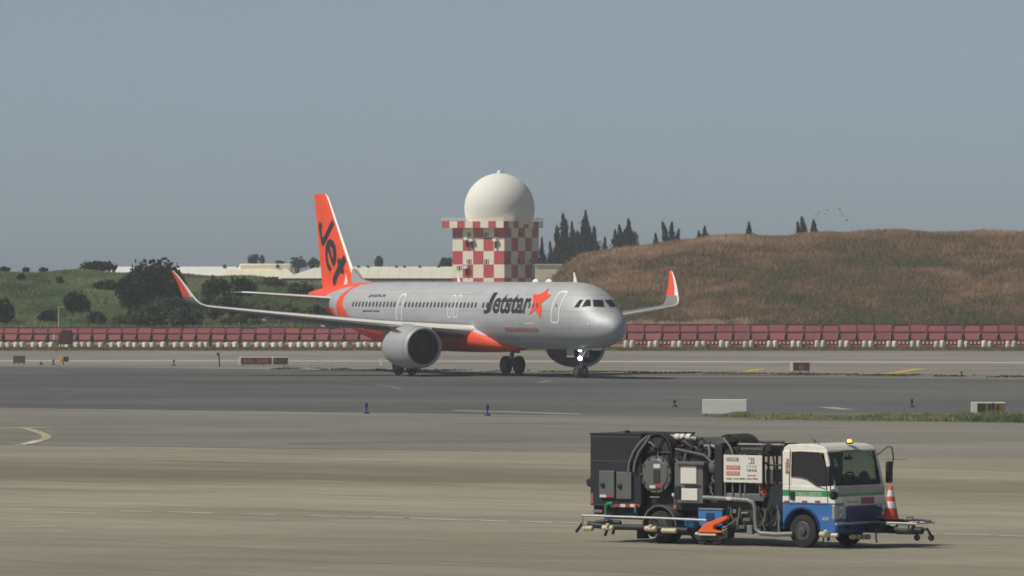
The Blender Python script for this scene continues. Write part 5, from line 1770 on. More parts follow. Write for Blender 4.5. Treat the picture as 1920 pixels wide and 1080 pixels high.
for sd in (-1, 1):
    b = MB(); b.box(5.0, 5.95, sd * .52 - .02, sd * .52 + .02, 1.28, 1.86)
    b.build('gear_door', M['silver'], g, smooth=0, bevel=0.02)
    MB().box(3.0, 4.95, sd * .46 - .02, sd * .46 + .02, 1.72, 1.84).build('forward_gear_door', M['silver'], g, smooth=0)
def lamp(c, r_):
    o = MB().lathe([(r_ * .4, .16), (r_ * .9, .06), (r_, 0), (r_ * .96, -.012), (r_ * .01, -.03)][::-1], c, 'x', n=20).build('landing_light', M['lit'], g)
    MB().lathe([(r_ * .3, .19), (r_ * .98, .07), (r_ * 1.05, .012)], c, 'x', n=16).build('lamp_housing', M['grey_metal'], g)
lamp((4.80, .20, 1.80), .16)
lamp((4.80, .20, 1.22), .13)
MB().cyl((4.95, -.1, 1.45), (4.95, .3, 1.45), .03, n=6).build('lamp_bar', M['grey_metal'], g)

# ================================================================== REFUELLING TRUCK
PH = R(38.0)
TO = Vector((8.01, 153.19, 0.0))
GZ = 0.016
truck = thing('refuelling_truck', 'hydrant refuelling truck with white, green and blue cab and black equipment body', 'truck', (TO.x, TO.y, GZ), -PH)
TMX = Matrix.Translation(TO + Vector((0, 0, GZ))) @ Matrix.Rotation(-PH, 4, 'Z')
TI = TMX.inverted()
# local: x forward (0 = front of the cab), y to the truck's left, z up; the side in view is y = -1
EYE = TI @ Vector((0, 0, CAM_H))

def side(px, py, y=-1.0):
    d = TI.to_3x3() @ Vector(((px - 960) / F_PX, 1, -(py - HORIZON) / F_PX))
    t = (y - EYE.y) / d.y
    p = EYE + d * t
    return p.x, p.z

def front(px, py, x=0.0):
    d = TI.to_3x3() @ Vector(((px - 960) / F_PX, 1, -(py - HORIZON) / F_PX))
    t = (x - EYE.x) / d.x
    p = EYE + d * t
    return p.y, p.z

def sbox(name, px0, py0, px1, py1, m, y0=-1.0, y1=-0.6, parent=truck, bevel=0.012):
    """box whose outer face spans two corners seen in the photograph"""
    x0, z1 = side(px0, py0, y0); x1, z0 = side(px1, py1, y0)
    return MB().box(x0, x1, y0, y1, max(z0, 0.03), z1).build(name, M[m], parent, smooth=0, bevel=bevel)

def spoly(name, pts, m, y0=-1.0, y1=-0.95, parent=truck, bevel=0.0):
    b = MB(); b.prism([side(p[0], p[1], y0) for p in pts], y0, y1, 'y')
    return fix_normals(b.build(name, M[m], parent, smooth=0, bevel=bevel))

def stube(name, pts, r_, m, y=-1.0, parent=truck, n=8):
    P = [(side(p[0], p[1], p[2] if len(p) > 2 else y)[0], p[2] if len(p) > 2 else y, side(p[0], p[1], p[2] if len(p) > 2 else y)[1]) for p in pts]
    return MB().tube(P, r_, n).build(name, M[m], parent)

def C6(p):
    return (1400 + p[0] / 4.153, 790 + p[1] / 4.153)

# wheels ------------------------------------------------------------------
def truck_wheel(x, y, w, rim_y):
    r_ = 0.385
    sg = 1 if rim_y > 0 else -1
    ty = MB().lathe([(r_ * .56, -w / 2 + .01), (r_ * .80, -w / 2), (r_ * .95, -w * .42), (r_, -w * .26), (r_, w * .26), (r_ * .95, w * .42), (r_ * .80, w / 2), (r_ * .56, w / 2 - .01)], (x, y, r_), 'y', n=32).build('wheel', M['rubber'], truck, smooth=40)
    oy = y + sg * (w / 2 - .02)
    prof = [(r_ * .57, .012), (r_ * .52, .02), (r_ * .46, -.03), (r_ * .25, -.02), (r_ * .23, .05), (.05, .06)]
    rim = MB().lathe([(a, sg * b_) for a, b_ in prof][::(1 if sg < 0 else 1)], (x, oy, r_), 'y', n=28).build('rim', M['rim'], ty, smooth=40)
    fix_normals(rim)
    holes = MB()
    for k in range(6):
        a = 2 * math.pi * k / 6
        cx, cz = x + math.cos(a) * r_ * .355, r_ + math.sin(a) * r_ * .355
        holes.cyl((cx, oy - sg * .05, cz), (cx, oy + sg * .004 - sg * .02, cz), .028, n=8)
    holes.build('rim_hole', M['chassis'], ty, smooth=0)
    nuts = MB()
    for k in range(6):
        a = 2 * math.pi * (k + .5) / 6
        nuts.cyl((x + math.cos(a) * r_ * .17, oy, r_ + math.sin(a) * r_ * .17), (x + math.cos(a) * r_ * .17, oy + sg * .055, r_ + math.sin(a) * r_ * .17), .016, n=6)
    nuts.build('wheel_nut', M['silver_rail'], ty, smooth=0)
    return ty
M['rim'] = mat('grey steel rim', (0.075, 0.075, 0.078), 0.5, metal=0.3, var=0.2, scale=8)
XF = side(1503, 990)[0] + 0.0
XR = side(1237, 985)[0]
for sd in (-1, 1):
    truck_wheel(XF, sd * .86, .22, sd)
    truck_wheel(XR, sd * .90, .21, sd)
    truck_wheel(XR, sd * .64, .21, -sd)
MB().cyl((XF, -.8, .385), (XF, .8, .385), .06, n=10).build('front_axle', M['chassis'], truck)
MB().cyl((XR, -.6, .385), (XR, .6, .385), .09, n=10).build('rear_axle', M['chassis'], truck)
fr_ = MB()
for sd in (-1, 1):
    fr_.box(-7.05, -.25, sd * .42 - .04, sd * .42 + .04, .52, .74)
for x in (-7.0, -6.0, -4.6, -3.4, -2.4, -.6):
    fr_.box(x - .05, x + .05, -.38, .38, .54, .72)
fr_.build('chassis_frame', M['chassis'], truck, smooth=0)

# ---- cab -----------------------------------------------------------------
lk_ = M['cab_paint']
nt, nd, lk, pb = nodes_of(lk_)
tc = nd.new('ShaderNodeTexCoord'); sp = nd.new('ShaderNodeSeparateXYZ')
lk.new(tc.outputs['Object'], sp.inputs[0])
rp = nd.new('ShaderNodeValToRGB'); rp.color_ramp.interpolation = 'CONSTANT'
els = rp.color_ramp.elements
BL, WH, GRN = (0.026, 0.145, 0.42, 1), (0.80, 0.78, 0.70, 1), (0.02, 0.27, 0.10, 1)
while len(els) < 4:
    els.new(0.5)
for el, (p_, c_) in zip(els, ((0.0, BL), (1.035 / 3, WH), (1.175 / 3, GRN), (1.315 / 3, WH))):
    el.position = p_; el.color = c_
dv = nd.new('ShaderNodeMath'); dv.operation = 'DIVIDE'; dv.inputs[1].default_value = 3.0
lk.new(sp.outputs['Z'], dv.inputs[0]); lk.new(dv.outputs[0], rp.inputs[0])
gv_ = mapping(nt, (1.2, 1.2, 2.5))
dust = ramp(nt, noise(nt, gv_, 2.2, 7, 0.72), [(0.52, (0, 0, 0)), (0.74, (0.30,) * 3)])
lk.new(mixc(nt, dust, rp.outputs[0], (0.30, 0.265, 0.21)), pb.inputs['Base Color'])

def sx(p):
    return side(*C6(p))
ROOF = 2.385
ZS = 1.44                       # waist: bottom of the windscreen
XB = side(1467, 900)[0]         # rear wall of the cab
arch_r = 0.50
arch = []
for k in range(0, 13):
    a = math.pi - math.pi * k / 12
    px_, pz_ = XF + arch_r * math.cos(a), .42 + arch_r * math.sin(a)
    if px_ > XB + .02:
        arch.append((px_, pz_))
low = [(XB, ZS - .0), (XB, max(arch[0][1], .62))] + arch + [(XF + arch_r, .33), (-.06, .33), (0.0, .40), (.015, .80), (0.0, 1.10), (-.035, ZS)]
lowc = MB(); lowc.prism(low, -1.0, 1.0, 'y')
cab = fix_normals(lowc.build('cab', lk_, truck, smooth=0, bevel=0.03))
# roof with rounded ends
roof = [(XB, 2.20), (XB + .02, 2.30), (XB + .14, ROOF - .02), (XB + .4, ROOF), (-.55, ROOF - .01), (-.34, ROOF - .06), (-.245, 2.24), (-.25, 2.20)]
b = MB(); b.prism(roof, -.97, .97, 'y')
fix_normals(b.build('cab_roof', lk_, truck, smooth=0, bevel=0.05))
# pillars, rear wall with its window
for sd in (-1, 1):
    y0, y1 = (sd * .995, sd * .93)
    b = MB(); b.prism([(-.035, ZS), (-.245, 2.22), (-.34, 2.22), (-.155, ZS)], y0, y1, 'y')
    fix_normals(b.build('front_pillar', lk_, truck, smooth=0, bevel=.01))
    win = [sx((355, 240)), sx((415, 236)), sx((568, 245)), sx((608, 330)), sx((625, 532)), sx((540, 500)), sx((470, 450)), sx((420, 436)), sx((350, 430))]
    zlow = min(w[1] for w in win)
    # door skin round the side window: rear pillar, header and the waist rise behind the window's slanting sill
    b = MB(); b.prism([(XB, ZS - .002), (win[8][0], ZS - .002), win[8], win[0], (win[0][0], 2.22), (XB, 2.22)], y0, y1, 'y')
    fix_normals(b.build('rear_pillar', lk_, truck, smooth=0, bevel=.012))
    b = MB(); b.prism([(win[0][0], 2.215), win[0], win[1], win[2], (-.25, win[2][1]), (-.25, 2.215)], y0 * .997, y1, 'y')
    fix_normals(b.build('door_header', lk_, truck, smooth=0))
    b = MB(); b.prism([(win[8][0], ZS - .004), (win[5][0], ZS - .004), win[6], win[7], win[8]], y0 * .998, y1, 'y')
    fix_normals(b.build('door_sill', lk_, truck, smooth=0))
    g_ = MB(); g_.prism([(p[0], p[1]) for p in win], sd * .999, sd * .988, 'y')
    fix_normals(g_.build('side_window', M['glass_dark'] if sd < 0 else M['cab_glass'], truck, smooth=0))
    # window rubber as a thin frame
    tb = MB(); tb.tube([(p[0], sd * 1.003, p[1]) for p in win + [win[0]]], .014, 6)
    tb.build('window_seal', M['chassis'], truck)
b = MB()
b.box(XB, XB + .05, -.93, .93, ZS - .01, 1.62); b.box(XB, XB + .05, -.93, -.78, 1.62, 2.2); b.box(XB, XB + .05, .78, .93, 1.62, 2.2); b.box(XB, XB + .05, -.78, .78, 2.08, 2.2)
b.build('cab_rear_wall', M['cab_paint'], truck, smooth=0)
MB().box(XB + .02, XB + .03, -.78, .78, 1.62, 2.08).build('rear_window', M['cab_glass'], truck, smooth=0)
# windscreen with black surround, following the rake
def ws(y, z, off=0.0):
    t = (z - ZS) / (2.22 - ZS)
    return (-.035 - .21 * t + off - .05 * (y * y), y, z)
def ws_ring(o_, i_, name, m):
    vs = [ws(p[0], p[1], .012) for p in o_] + [ws(p[0], p[1], .012) for p in i_]
    n = len(o_)
    b = MB(); b.add(vs, [(k, (k + 1) % n, n + (k + 1) % n, n + k) for k in range(n)])
    b.add([ws(p[0], p[1], -.01) for p in o_] + [ws(p[0], p[1], -.01) for p in i_], [(k, n + k, n + (k + 1) % n, (k + 1) % n) for k in range(n)])
    return b.build(name, m, truck, smooth=0)
def rr_pts(y0, y1, z0, z1, r_):
    P = round_rect(y0, y1, z0, z1, r_, 4)
    out = []
    for i in range(len(P)):
        a, b_ = P[i], P[(i + 1) % len(P)]
        m_ = max(1, int(math.hypot(b_[0] - a[0], b_[1] - a[1]) / .2))
        out += [(a[0] + (b_[0] - a[0]) * k / m_, a[1] + (b_[1] - a[1]) * k / m_) for k in range(m_)]
    return out
Oo = rr_pts(-.965, .965, ZS + .02, 2.235, .16)
Oi = [(p[0] * .90, ZS + .12 + (p[1] - ZS - .02) * .865) for p in Oo]
ws_ring(Oo, Oi, 'windscreen_surround', M['truck_black'])
gv, gf = sliced(Oi, [list(range(len(Oi)))], .3, 0)
b = MB(); b.add([ws(p[0], p[1], .004) for p in gv], gf)
b.build('windscreen', M['cab_glass'], truck, smooth=60)
b = MB()
b.add([ws(p[0], p[1], .014) for p in ((-.80, 1.86), (-.66, 1.86), (-.66, 2.06), (-.80, 2.06))], [(0, 1, 2, 3)])
b.build('permit_sticker', M['pipe_grey'], truck, smooth=0)
# interior
MB().box(-.75, -.10, -.90, .90, ZS - .35, ZS + .035).build('dashboard', M['interior'], truck, bevel=.03)
for y in (-.55, .45):
    s_ = MB().box(XB + .06, XB + .26, y - .27, y + .27, 1.3, 1.80).build('seat', M['interior'], truck, bevel=.05)
    MB().box(XB + .08, XB + .22, y - .13, y + .13, 1.82, 2.0).build('headrest', M['interior'], s_, bevel=.04)
b = MB()
pts = []
for k in range(25):
    a = 2 * math.pi * k / 24
    pts.append((-.62 + .06 * math.sin(a), .38 + .21 * math.cos(a), 1.60 + .20 * math.sin(a) * .55))
b.tube(pts, .02, 6); b.cyl((-.60, .38, 1.58), (-.42, .38, 1.35), .03, n=8)
b.build('steering_wheel', M['truck_black'], truck)
MB().tube([ws(-.02, 2.16, -.06), ws(-.02, 2.10, -.10), ws(-.02, 2.06, -.12)], .012, 6).build('mirror_stem', M['truck_black'], truck)
q = ws(-.02, 2.05, -.13); MB().box(q[0] - .02, q[0] + .02, -.17, .13, q[2] - .04, q[2] + .04).build('inner_mirror', M['truck_black'], truck, bevel=.015)
q = ws(.5, 1.5, -.2); MB().lathe([(.02, -.10), (.11, -.05), (.13, .04), (.07, .12), (.02, .15)], (q[0], .52, 1.60), 'z', n=10).build('dashboard_toy', M['cab_grey'], truck)
# seams and handle on the door
for pts in ([(340, 215), (332, 430), (330, 640)], [(628, 545), (632, 640)], [(332, 640), (632, 645)]):
    stube('door_seam', [(*C6(p), -1.004) for p in pts], .008, 'chassis')
sbox('door_handle', *C6((335, 545)), *C6((368, 612)), 'truck_black', -1.035, -1.0)
for a in (290, 430, 532):
    sbox('reflector', *C6((a, 617)), *C6((a + 38, 632)), 'strip_red', -1.012, -1.0, bevel=0)
# step and skirt below the door, arch band
tb = MB(); tb.tube([(p[0], -1.0, p[1]) for p in arch], .03, 6); tb.build('wheel_arch', M['blue_dark'], truck)
# writing on the green band and the pillar, drawn as small print
def print_row(name, px0, py0, px1, py1, n, m, y=-1.006, seed=1, parent=truck, vertical=False):
    """a row of small characters made of strokes"""
    rg = random.Random(seed)
    b = MB()
    for k in range(n):
        if vertical:
            a0, a1 = px0, px1
            h = (py1 - py0) / n; c0, c1 = py0 + h * k, py0 + h * (k + .82)
        else:
            w = (px1 - px0) / n
            a0, a1 = px0 + w * k, px0 + w * (k + .80); c0, c1 = py0, py1
        ys = [c0, (c0 + c1) / 2, c1 - (c1 - c0) * .12]
        for yy in ys:
            if rg.random() < .82:
                x0, z1 = side(a0, yy, y); x1, z0 = side(a1, yy + (c1 - c0) * .14, y)
                b.box(x0, x1, y, y + .003, z0, z1)
        for xx in (a0, (a0 + a1) / 2, a1 - (a1 - a0) * .14):
            if rg.random() < .7:
                x0, z1 = side(xx, c0, y); x1, z0 = side(xx + (a1 - a0) * .16, c1, y)
                b.box(x0, x1, y + .0005, y + .003, z0, z1)
    return b.build(name, M[m], parent, smooth=0)
print_row('door_lettering', *C6((375, 553)), *C6((590, 578)), 13, 'strip_white', seed=5)
print_row('pillar_lettering', *C6((302, 290)), *C6((325, 410)), 5, 'red_print', seed=8, vertical=True)
# front of the cab
def fbox(name, px0, py0, px1, py1, m, x=0.02, t=.02, parent=truck, bevel=0.008):
    y0, z1 = front(px0, py0, x); y1, z0 = front(px1, py1, x)
    return MB().box(x - t, x, y0, y1, z0, z1).build(name, M[m], parent, smooth=0, bevel=bevel)
M['shaded_front_blue'] = mat('navy front paint with shade', (0.018, 0.06, 0.20), 0.45, var=0.1)  # navy of the cab front, darkened to hold the shade it stands in
fbox('front_badge_panel', *C6((762, 606)), *C6((1085, 650)), 'white_panel', .026, .03)
fbox('number_plate', *C6((893, 592)), *C6((995, 640)), 'plate_red', .034, .01)
y0, z0 = front(*C6((785, 636)), .03); y1, z1 = front(*C6((875, 620)), .03)
vs, ts = text_mesh('ISUZU', .02)
mesh_of('badge_lettering', [(.0295, y0 + (y1 - y0) * p[0], z0 + (z1 - z0) * p[1]) for p in vs], ts, M['sign_black'], truck)
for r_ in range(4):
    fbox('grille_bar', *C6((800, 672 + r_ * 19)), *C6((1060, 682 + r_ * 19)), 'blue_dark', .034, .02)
fbox('front_vent', *C6((720, 516)), *C6((1075, 552)), 'front_grey', .012, .03)
def headlamp(sd):
    y0 = front(*C6((682, 655)), .02)[0]; y1 = front(*C6((772, 655)), .02)[0]
    z1 = front(*C6((682, 652)), .02)[1]; z0 = front(*C6((772, 762)), .02)[1]
    if sd > 0:
        y0, y1 = -y1, -y0
    o = MB().box(-.05, .03, y0, y1, z0, z1).build('headlamp', M['silver_rail'], truck, smooth=0, bevel=.02)
    for f in (.27, .74):
        MB().lathe([(.075, .0), (.07, .02), (.02, .035)], (.03, (y0 + y1) / 2, z0 + (z1 - z0) * f), 'x', n=14).build('lamp_lens', M['lamp_glass'], o)
headlamp(-1); headlamp(1)
fbox('corner_lamp', *C6((668, 528)), *C6((718, 556)), 'strip_white', .02, .05)
for y in (-.45, .35):
    MB().tube([ws(y, 1.455, .03), ws(y + .28, 1.475, .034), ws(y + .52, 1.50, .03)], .012, 5).build('wiper', M['truck_black'], truck)
MB().box(-.02, .05, -.98, .98, .34, .60).build('bumper', M['shaded_front_blue'], truck, smooth=0, bevel=.03)
fbox('grille_panel', *C6((782, 655)), *C6((1062, 775)), 'shaded_front_blue', .026, .03)
MB().tube([(.10, -1.12, .575), (.14, -.9, .58), (.14, .95, .58)], .032, 8).build('front_rail', M['silver_rail'], truck)
for y in (-.6, .6):
    MB().box(-.1, .14, y - .04, y + .04, .44, .56).build('rail_bracket', M['chassis'], truck, smooth=0)
# mirrors
o = MB().box(-.06, .05, -1.30, -1.10, 1.44, 1.90).build('side_mirror', M['truck_black'], truck, bevel=.04)
MB().tube([(-.15, -1.0, 1.95), (-.02, -1.18, 1.98), (0, -1.2, 1.90)], .014, 6).build('mirror_arm', M['truck_black'], truck)
MB().tube([(0, -1.2, 1.45), (-.02, -1.16, 1.32), (-.1, -1.0, 1.30)], .014, 6).build('mirror_arm', M['truck_black'], truck)
MB().lathe([(.02, -.10), (.09, -.06), (.10, .06), (.03, .10)], (.02, -1.10, 1.22), 'z', n=12).build('lower_mirror', M['truck_black'], truck)
MB().box(-.05, .06, 1.05, 1.24, 1.46, 1.96).build('side_mirror', M['truck_black'], truck, bevel=.04)
MB().tube([(-.22, .98, 2.10), (.0, 1.08, 2.30), (.04, 1.20, 2.28), (.05, 1.25, 2.05), (.02, 1.22, 1.7)], .016, 6).build('mirror_arm', M['truck_black'], truck)
MB().lathe([(.085, 0), (.09, .03), (.02, .035)], (-.38, .10, ROOF - .01), 'z', n=14).build('beacon_base', M['truck_black'], truck)
MB().lathe([(.055, 0), (.058, .04), (.045, .07), (.02, .08)], (-.38, .10, ROOF + .02), 'z', n=14).build('beacon', M['beacon'], truck)
MB().tube([(-.9, -.55, ROOF - .02), (-.88, -.55, ROOF + .10)], .008, 5).build('aerial', M['truck_black'], truck)
MB().tube([(-.45, -.93, ROOF - .06), (-.55, -.9, ROOF + .02), (-.75, -.9, ROOF + .12)], .008, 5).build('aerial', M['truck_black'], truck)
# white print on the blue front corner
print_row('corner_lettering', *C6((590, 748)), *C6((640, 770)), 4, 'strip_white', seed=3)

# ---- black equipment body -------------------------------------------------
def C5(p):
    return (1060 + p[0] / 4.153, 790 + p[1] / 4.153)
x0, zt_ = side(*C5((192, 100)), -1.05)
x1, _ = side(*C5((560, 100)), -1.05)
_, zb_ = side(*C5((192, 655)), -1.05)
body = MB(); body.box(x0, x1 + .12, -1.05, 1.05, zb_, zt_)
body.build('equipment_cabinet', M['truck_black'], truck, smooth=0, bevel=.03)
MB().box(x0 - .01, x1 + .13, -1.06, 1.06, zt_ - .01, zt_ + .03).build('cabinet_top', M['truck_black'], truck, smooth=0)
sbox('top_bracket', *C5((418, 70)), *C5((465, 102)), 'cab_grey', -.5, -.3)
for (a, b_, c_, d_) in ((262, 383, 380, 598), (395, 393, 512, 607)):
    dr = sbox('cabinet_door', *C5((a, b_)), *C5((c_, d_)), 'cab_grey', -1.11, -1.05)
    kx, kz = side(*C5((a + 30, b_ + 110)), -1.11)
    MB().lathe([(.055, 0), (.06, -.03), (.02, -.05)][::-1], (kx, -1.11, kz), 'y', n=14).build('door_knob', M['truck_black'], dr)
sbox('warning_sticker', *C5((268, 570)), *C5((318, 592)), 'strip_white', -1.115, -1.11, bevel=0)
sbox('warning_sticker', *C5((318, 570)), *C5((372, 592)), 'strip_red', -1.115, -1.11, bevel=0)
# low skirt behind the wheels and middle body
spoly('lower_skirt', [C5((222, 655)), C5((222, 720)), C5((560, 745)), C5((580, 655))], 'truck_black', -.95, .95)
spoly('middle_body', [C5(p) for p in ((540, 640), (540, 230), (600, 160), (660, 118), (760, 150), (840, 210), (1110, 215), (1110, 690), (560, 690))], 'truck_black', -.82, .8)
# roll hoops
for off in (0, 42):
    stube('roll_hoop', [C5((492 + off, 392)), C5((500 + off, 320)), C5((530 + off, 240)), C5((580 + off, 170)), C5((640 + off * .5, 112))], .03, 'pipe_grey', -1.10)
# filter vessel with bolted cover
fx, fz = side(*C5((708, 412)), -1.0)
ves = MB().lathe([(.42, 0), (.42, .7), (.1, .75)], (fx, -.95, fz), 'y', n=28).build('filter_vessel', M['truck_black'], truck)
cov = MB().lathe([(.02, -.08), (.34, -.075), (.375, -.05), (.435, -.045), (.435, .02), (.02, .02)], (fx, -.97, fz), 'y', n=32).build('vessel_cover', M['cover_grey'] if 'cover_grey' in M else M['cab_grey'], truck, smooth=30)
fix_normals(cov)
for k in range(12):
    a = 2 * math.pi * k / 12
    MB().cyl((fx + .40 * math.cos(a), -1.05, fz + .40 * math.sin(a)), (fx + .40 * math.cos(a), -.94, fz + .40 * math.sin(a)), .032, n=6).build('bolt', M['pipe_dark'], cov, smooth=0)
sbox('cover_window', *C5((685, 375)), *C5((735, 480)), 'chassis', -1.062, -1.045)
sbox('cover_label', *C5((686, 332)), *C5((738, 365)), 'strip_white', -1.060, -1.045, bevel=0)
sbox('cover_label', *C5((655, 498)), *C5((700, 522)), 'strip_white', -1.060, -1.045, bevel=0)
sbox('cover_label', *C5((700, 492)), *C5((755, 516)), 'strip_red', -1.060, -1.045, bevel=0)
stube('handle_bar', [C5((660, 590)), C5((735, 592))], .015, 'pipe_grey', -1.0)
# instrument box with two white panels
sbox('instrument_box', *C5((850, 322)), *C5((1072, 640)), 'instr' if 'instr' in M else 'cab_grey', -1.02, -.55)
sbox('panel_hood', *C5((862, 312)), *C5((1080, 342)), 'cab_grey', -1.10, -.6)
sbox('white_panel', *C5((896, 345)), *C5((1020, 488)), 'white_panel', -1.045, -1.02)
sbox('white_panel', *C5((903, 522)), *C5((1028, 618)), 'white_panel', -1.045, -1.02)
sbox('box_recess', *C5((930, 490)), *C5((1055, 520)), 'truck_black', -1.03, -1.0)
sbox('control_panel', *C5((845, 500)), *C5((890, 600)), 'truck_black', -1.05, -1.0)
stube('lever', [C5((838, 560)), C5((850, 600)), C5((852, 668))], .015, 'pipe_grey', -1.06)
sbox('lever_knob', *C5((828, 560)), *C5((846, 585)), 'strip_white', -1.08, -1.04)
sbox('lever_knob', *C5((838, 655)), *C5((866, 682)), 'red_print', -1.08, -1.04)
# pipework on top
stube('top_pipe', [C5((640, 118)), C5((900, 124)), C5((1030, 140))], .07, 'pipe_grey', -.55, n=12)
for a, w in ((760, 46), (862, 34), (905, 30), (950, 34)):
    x0_, z_ = side(*C5((a, 122)), -.55); x1_, _ = side(*C5((a + w, 122)), -.55)
    MB().cyl((x0_, -.55, z_), (x1_, -.55, z_), .082, n=14).build('pipe_band', M['strip_white'], truck)
spoly('top_duct', [C5(p) for p in ((1030, 125), (1240, 122), (1262, 160), (1180, 185), (1040, 182))], 'pipe_dark', -.7, -.2)
stube('roll_hoop', [C5((1232, 122)), C5((1290, 140)), C5((1340, 190)), C5((1372, 250))], .06, 'truck_black', .2, n=10)
stube('roll_hoop', [C5((1232, 132)), C5((1280, 190)), C5((1305, 250))], .03, 'pipe_grey', -.7)
stube('duct_pipe', [C5((800, 175)), C5((960, 180)), C5((1130, 210))], .05, 'pipe_dark', -.4, n=10)
stube('cross_pipe', [C5((700, 180)), C5((720, 210)), C5((722, 270))], .018, 'pipe_grey', -.9)
stube('cross_pipe', [C5((760, 150)), C5((800, 205)), C5((828, 240))], .035, 'pipe_grey', -.6)
stube('cross_pipe', [C5((640, 160)), C5((672, 170)), C5((700, 205))], .02, 'pipe_grey', -.9)
stube('cross_pipe', [C5((860, 215)), C5((1080, 262)), C5((1130, 310)), C5((1160, 320))], .028, 'pipe_dark', -.9)
stube('cross_pipe', [C5((1150, 330)), C5((1170, 300)), C5((1186, 250))], .03, 'pipe_grey', -.95)
stube('drop_pipe', [C5((1125, 330)), C5((1170, 350)), C5((1178, 470)), C5((1180, 600))], .045, 'pipe_dark', -.9)
stube('drop_pipe', [C5((1095, 350)), C5((1150, 360)), C5((1148, 470)), C5((1120, 580))], .03, 'pipe_dark', -.85)
MB().lathe([(.02, -.1), (.12, -.06), (.13, .06), (.02, .1)], (side(*C5((1150, 360)), -.9)[0], -.9, side(*C5((1150, 360)), -.9)[1]), 'y', n=12).build('valve_body', M['pipe_dark'], truck)
rg = random.Random(4)
for k in range(9):
    a, b_ = rg.uniform(860, 1190), rg.uniform(240, 310)
    if k > 5:
        a, b_ = rg.uniform(1120, 1190), rg.uniform(400, 580)
    stube('hose', [C5((a, b_)), C5((a + rg.uniform(-14, 14), b_ + 18)), C5((a + rg.uniform(-10, 16), b_ + 46))], .022, rg.choice(['pipe_grey', 'strip_white', 'pipe_dark']), -.88 - .02 * (k % 3))
sbox('machine_block', *C5((1080, 300)), *C5((1130, 600)), 'truck_black', -.8, .6)
sbox('mid_post', *C5((1160, 182)), *C5((1222, 600)), 'truck_black', -.98, -.85)
sbox('machine_block', 1358, 838, 1440, 856, 'chassis', -.6, .5)
sbox('machine_block', 1388, 908, 1432, 926, 'chassis', -.8, .6)
sbox('machine_block', 1340, 908, 1386, 930, 'truck_black', -.6, .6)
# hose reels: coils of black hose round a drum
def reel(px, py, y0, y1, r_, n_):
    cx, cz = side(px, py, y0)
    dr = MB().lathe([(r_ * .25, 0), (r_ * .86, 0), (r_ * .86, y1 - y0), (r_ * .25, y1 - y0)], (cx, y0, cz), 'y', n=24).build('hose_reel', M['chassis'], truck)
    for k in range(n_):
        yy = y0 + (y1 - y0) * (k + .5) / n_
        MB().tube([(cx + r_ * math.cos(2 * math.pi * q / 28), yy + .02 * math.sin(q), cz + r_ * math.sin(2 * math.pi * q / 28)) for q in range(29)], (y1 - y0) / n_ * .5, 8).build('hose_coil', M['rubber'], dr)
    for sd_ in (y0 - .03, y1 + .03):
        MB().tube([(cx + r_ * 1.08 * math.cos(2 * math.pi * q / 28), sd_, cz + r_ * 1.08 * math.sin(2 * math.pi * q / 28)) for q in range(29)], .022, 6).build('reel_rim', M['chassis'], dr)
    for q in range(6):
        a = 2 * math.pi * q / 6
        MB().cyl((cx, y0 - .03, cz), (cx + r_ * 1.06 * math.cos(a), y0 - .03, cz + r_ * 1.06 * math.sin(a)), .016, n=6).build('reel_spoke', M['chassis'], dr)
reel(1232, 848, -.86, -.35, .41, 5)
reel(1368, 850, -.30, .35, .40, 6)
rg = random.Random(19)
for k in range(12):                              # the tangle of hoses between the vessel and the sign
    xa_, ya_ = rg.uniform(1262, 1330), rg.uniform(826, 842)
    xb_, yb_ = xa_ + rg.uniform(8, 40), rg.uniform(842, 866)
    stube('hose', [(xa_, ya_), ((xa_ + xb_) / 2 + rg.uniform(-8, 8), ya_ - rg.uniform(2, 8)), (xb_, (ya_ + yb_) / 2), (xb_ + rg.uniform(-6, 6), yb_)], rg.choice([.02, .03, .045]), rg.choice(['rubber', 'pipe_dark', 'pipe_grey', 'rubber', 'chassis']), -.9 + .06 * (k % 5))
for k in range(10):
    xa_, ya_ = rg.uniform(1362, 1460), rg.uniform(945, 960)
    stube('hose', [(xa_, ya_), (xa_ + rg.uniform(-6, 6), ya_ + 12), (xa_ + rg.uniform(-12, 12), ya_ + 26), (xa_ + rg.uniform(-16, 10), ya_ + 40)], rg.choice([.015, .025, .03]), rg.choice(['rubber', 'pipe_dark', 'pipe_grey', 'cab_grey']), -.97)
# edge trim, hinges and latches on the black cabinet
xa_, za_ = side(*C5((192, 100)), -1.06)
for z_ in (zb_ + .02, (zb_ + zt_) / 2 + .22, zt_ - .05):
    MB().box(x0 + .05, x1 + .08, -1.058, -1.05, z_ - .008, z_ + .008).build('cabinet_seam', M['pipe_dark'], truck, smooth=0)
# sign board
sx0, sz1 = side(1357, 852.5, -1.03); sx1, sz0 = side(1428.5, 905.5, -1.03)
brd = MB().box(sx0, sx1, -1.03, -1.0, sz0, sz1).build('sign_board', M['strip_white'] if False else M['white_panel'], truck, smooth=0)
def C3(p):
    return (1340 + p[0] / 15.43, 840 + p[1] / 15.43)
def pr(name, a, b_, c_, d_, m, t=.0):
    return sbox(name, *C3((a, b_)), *C3((c_, d_)), m, -1.034 - t, -1.03, parent=brd, bevel=0)
pr('printed_block', 335, 275, 690, 385, 'sign_grey')
print_row('sign_print', *C3((350, 300)), *C3((650, 365)), 3, 'strip_white', -1.038, 21, brd)
pr('printed_block', 340, 500, 735, 630, 'sign_grey'); pr('printed_block', 356, 512, 720, 618, 'sign_red', .003)
print_row('sign_print', *C3((390, 535)), *C3((690, 595)), 6, 'strip_white', -1.042, 22, brd)
pr('printed_block', 340, 672, 725, 795, 'sign_grey'); pr('printed_block', 356, 684, 710, 783, 'sign_red', .003)
print_row('sign_print', *C3((390, 705)), *C3((680, 762)), 6, 'strip_white', -1.042, 23, brd)
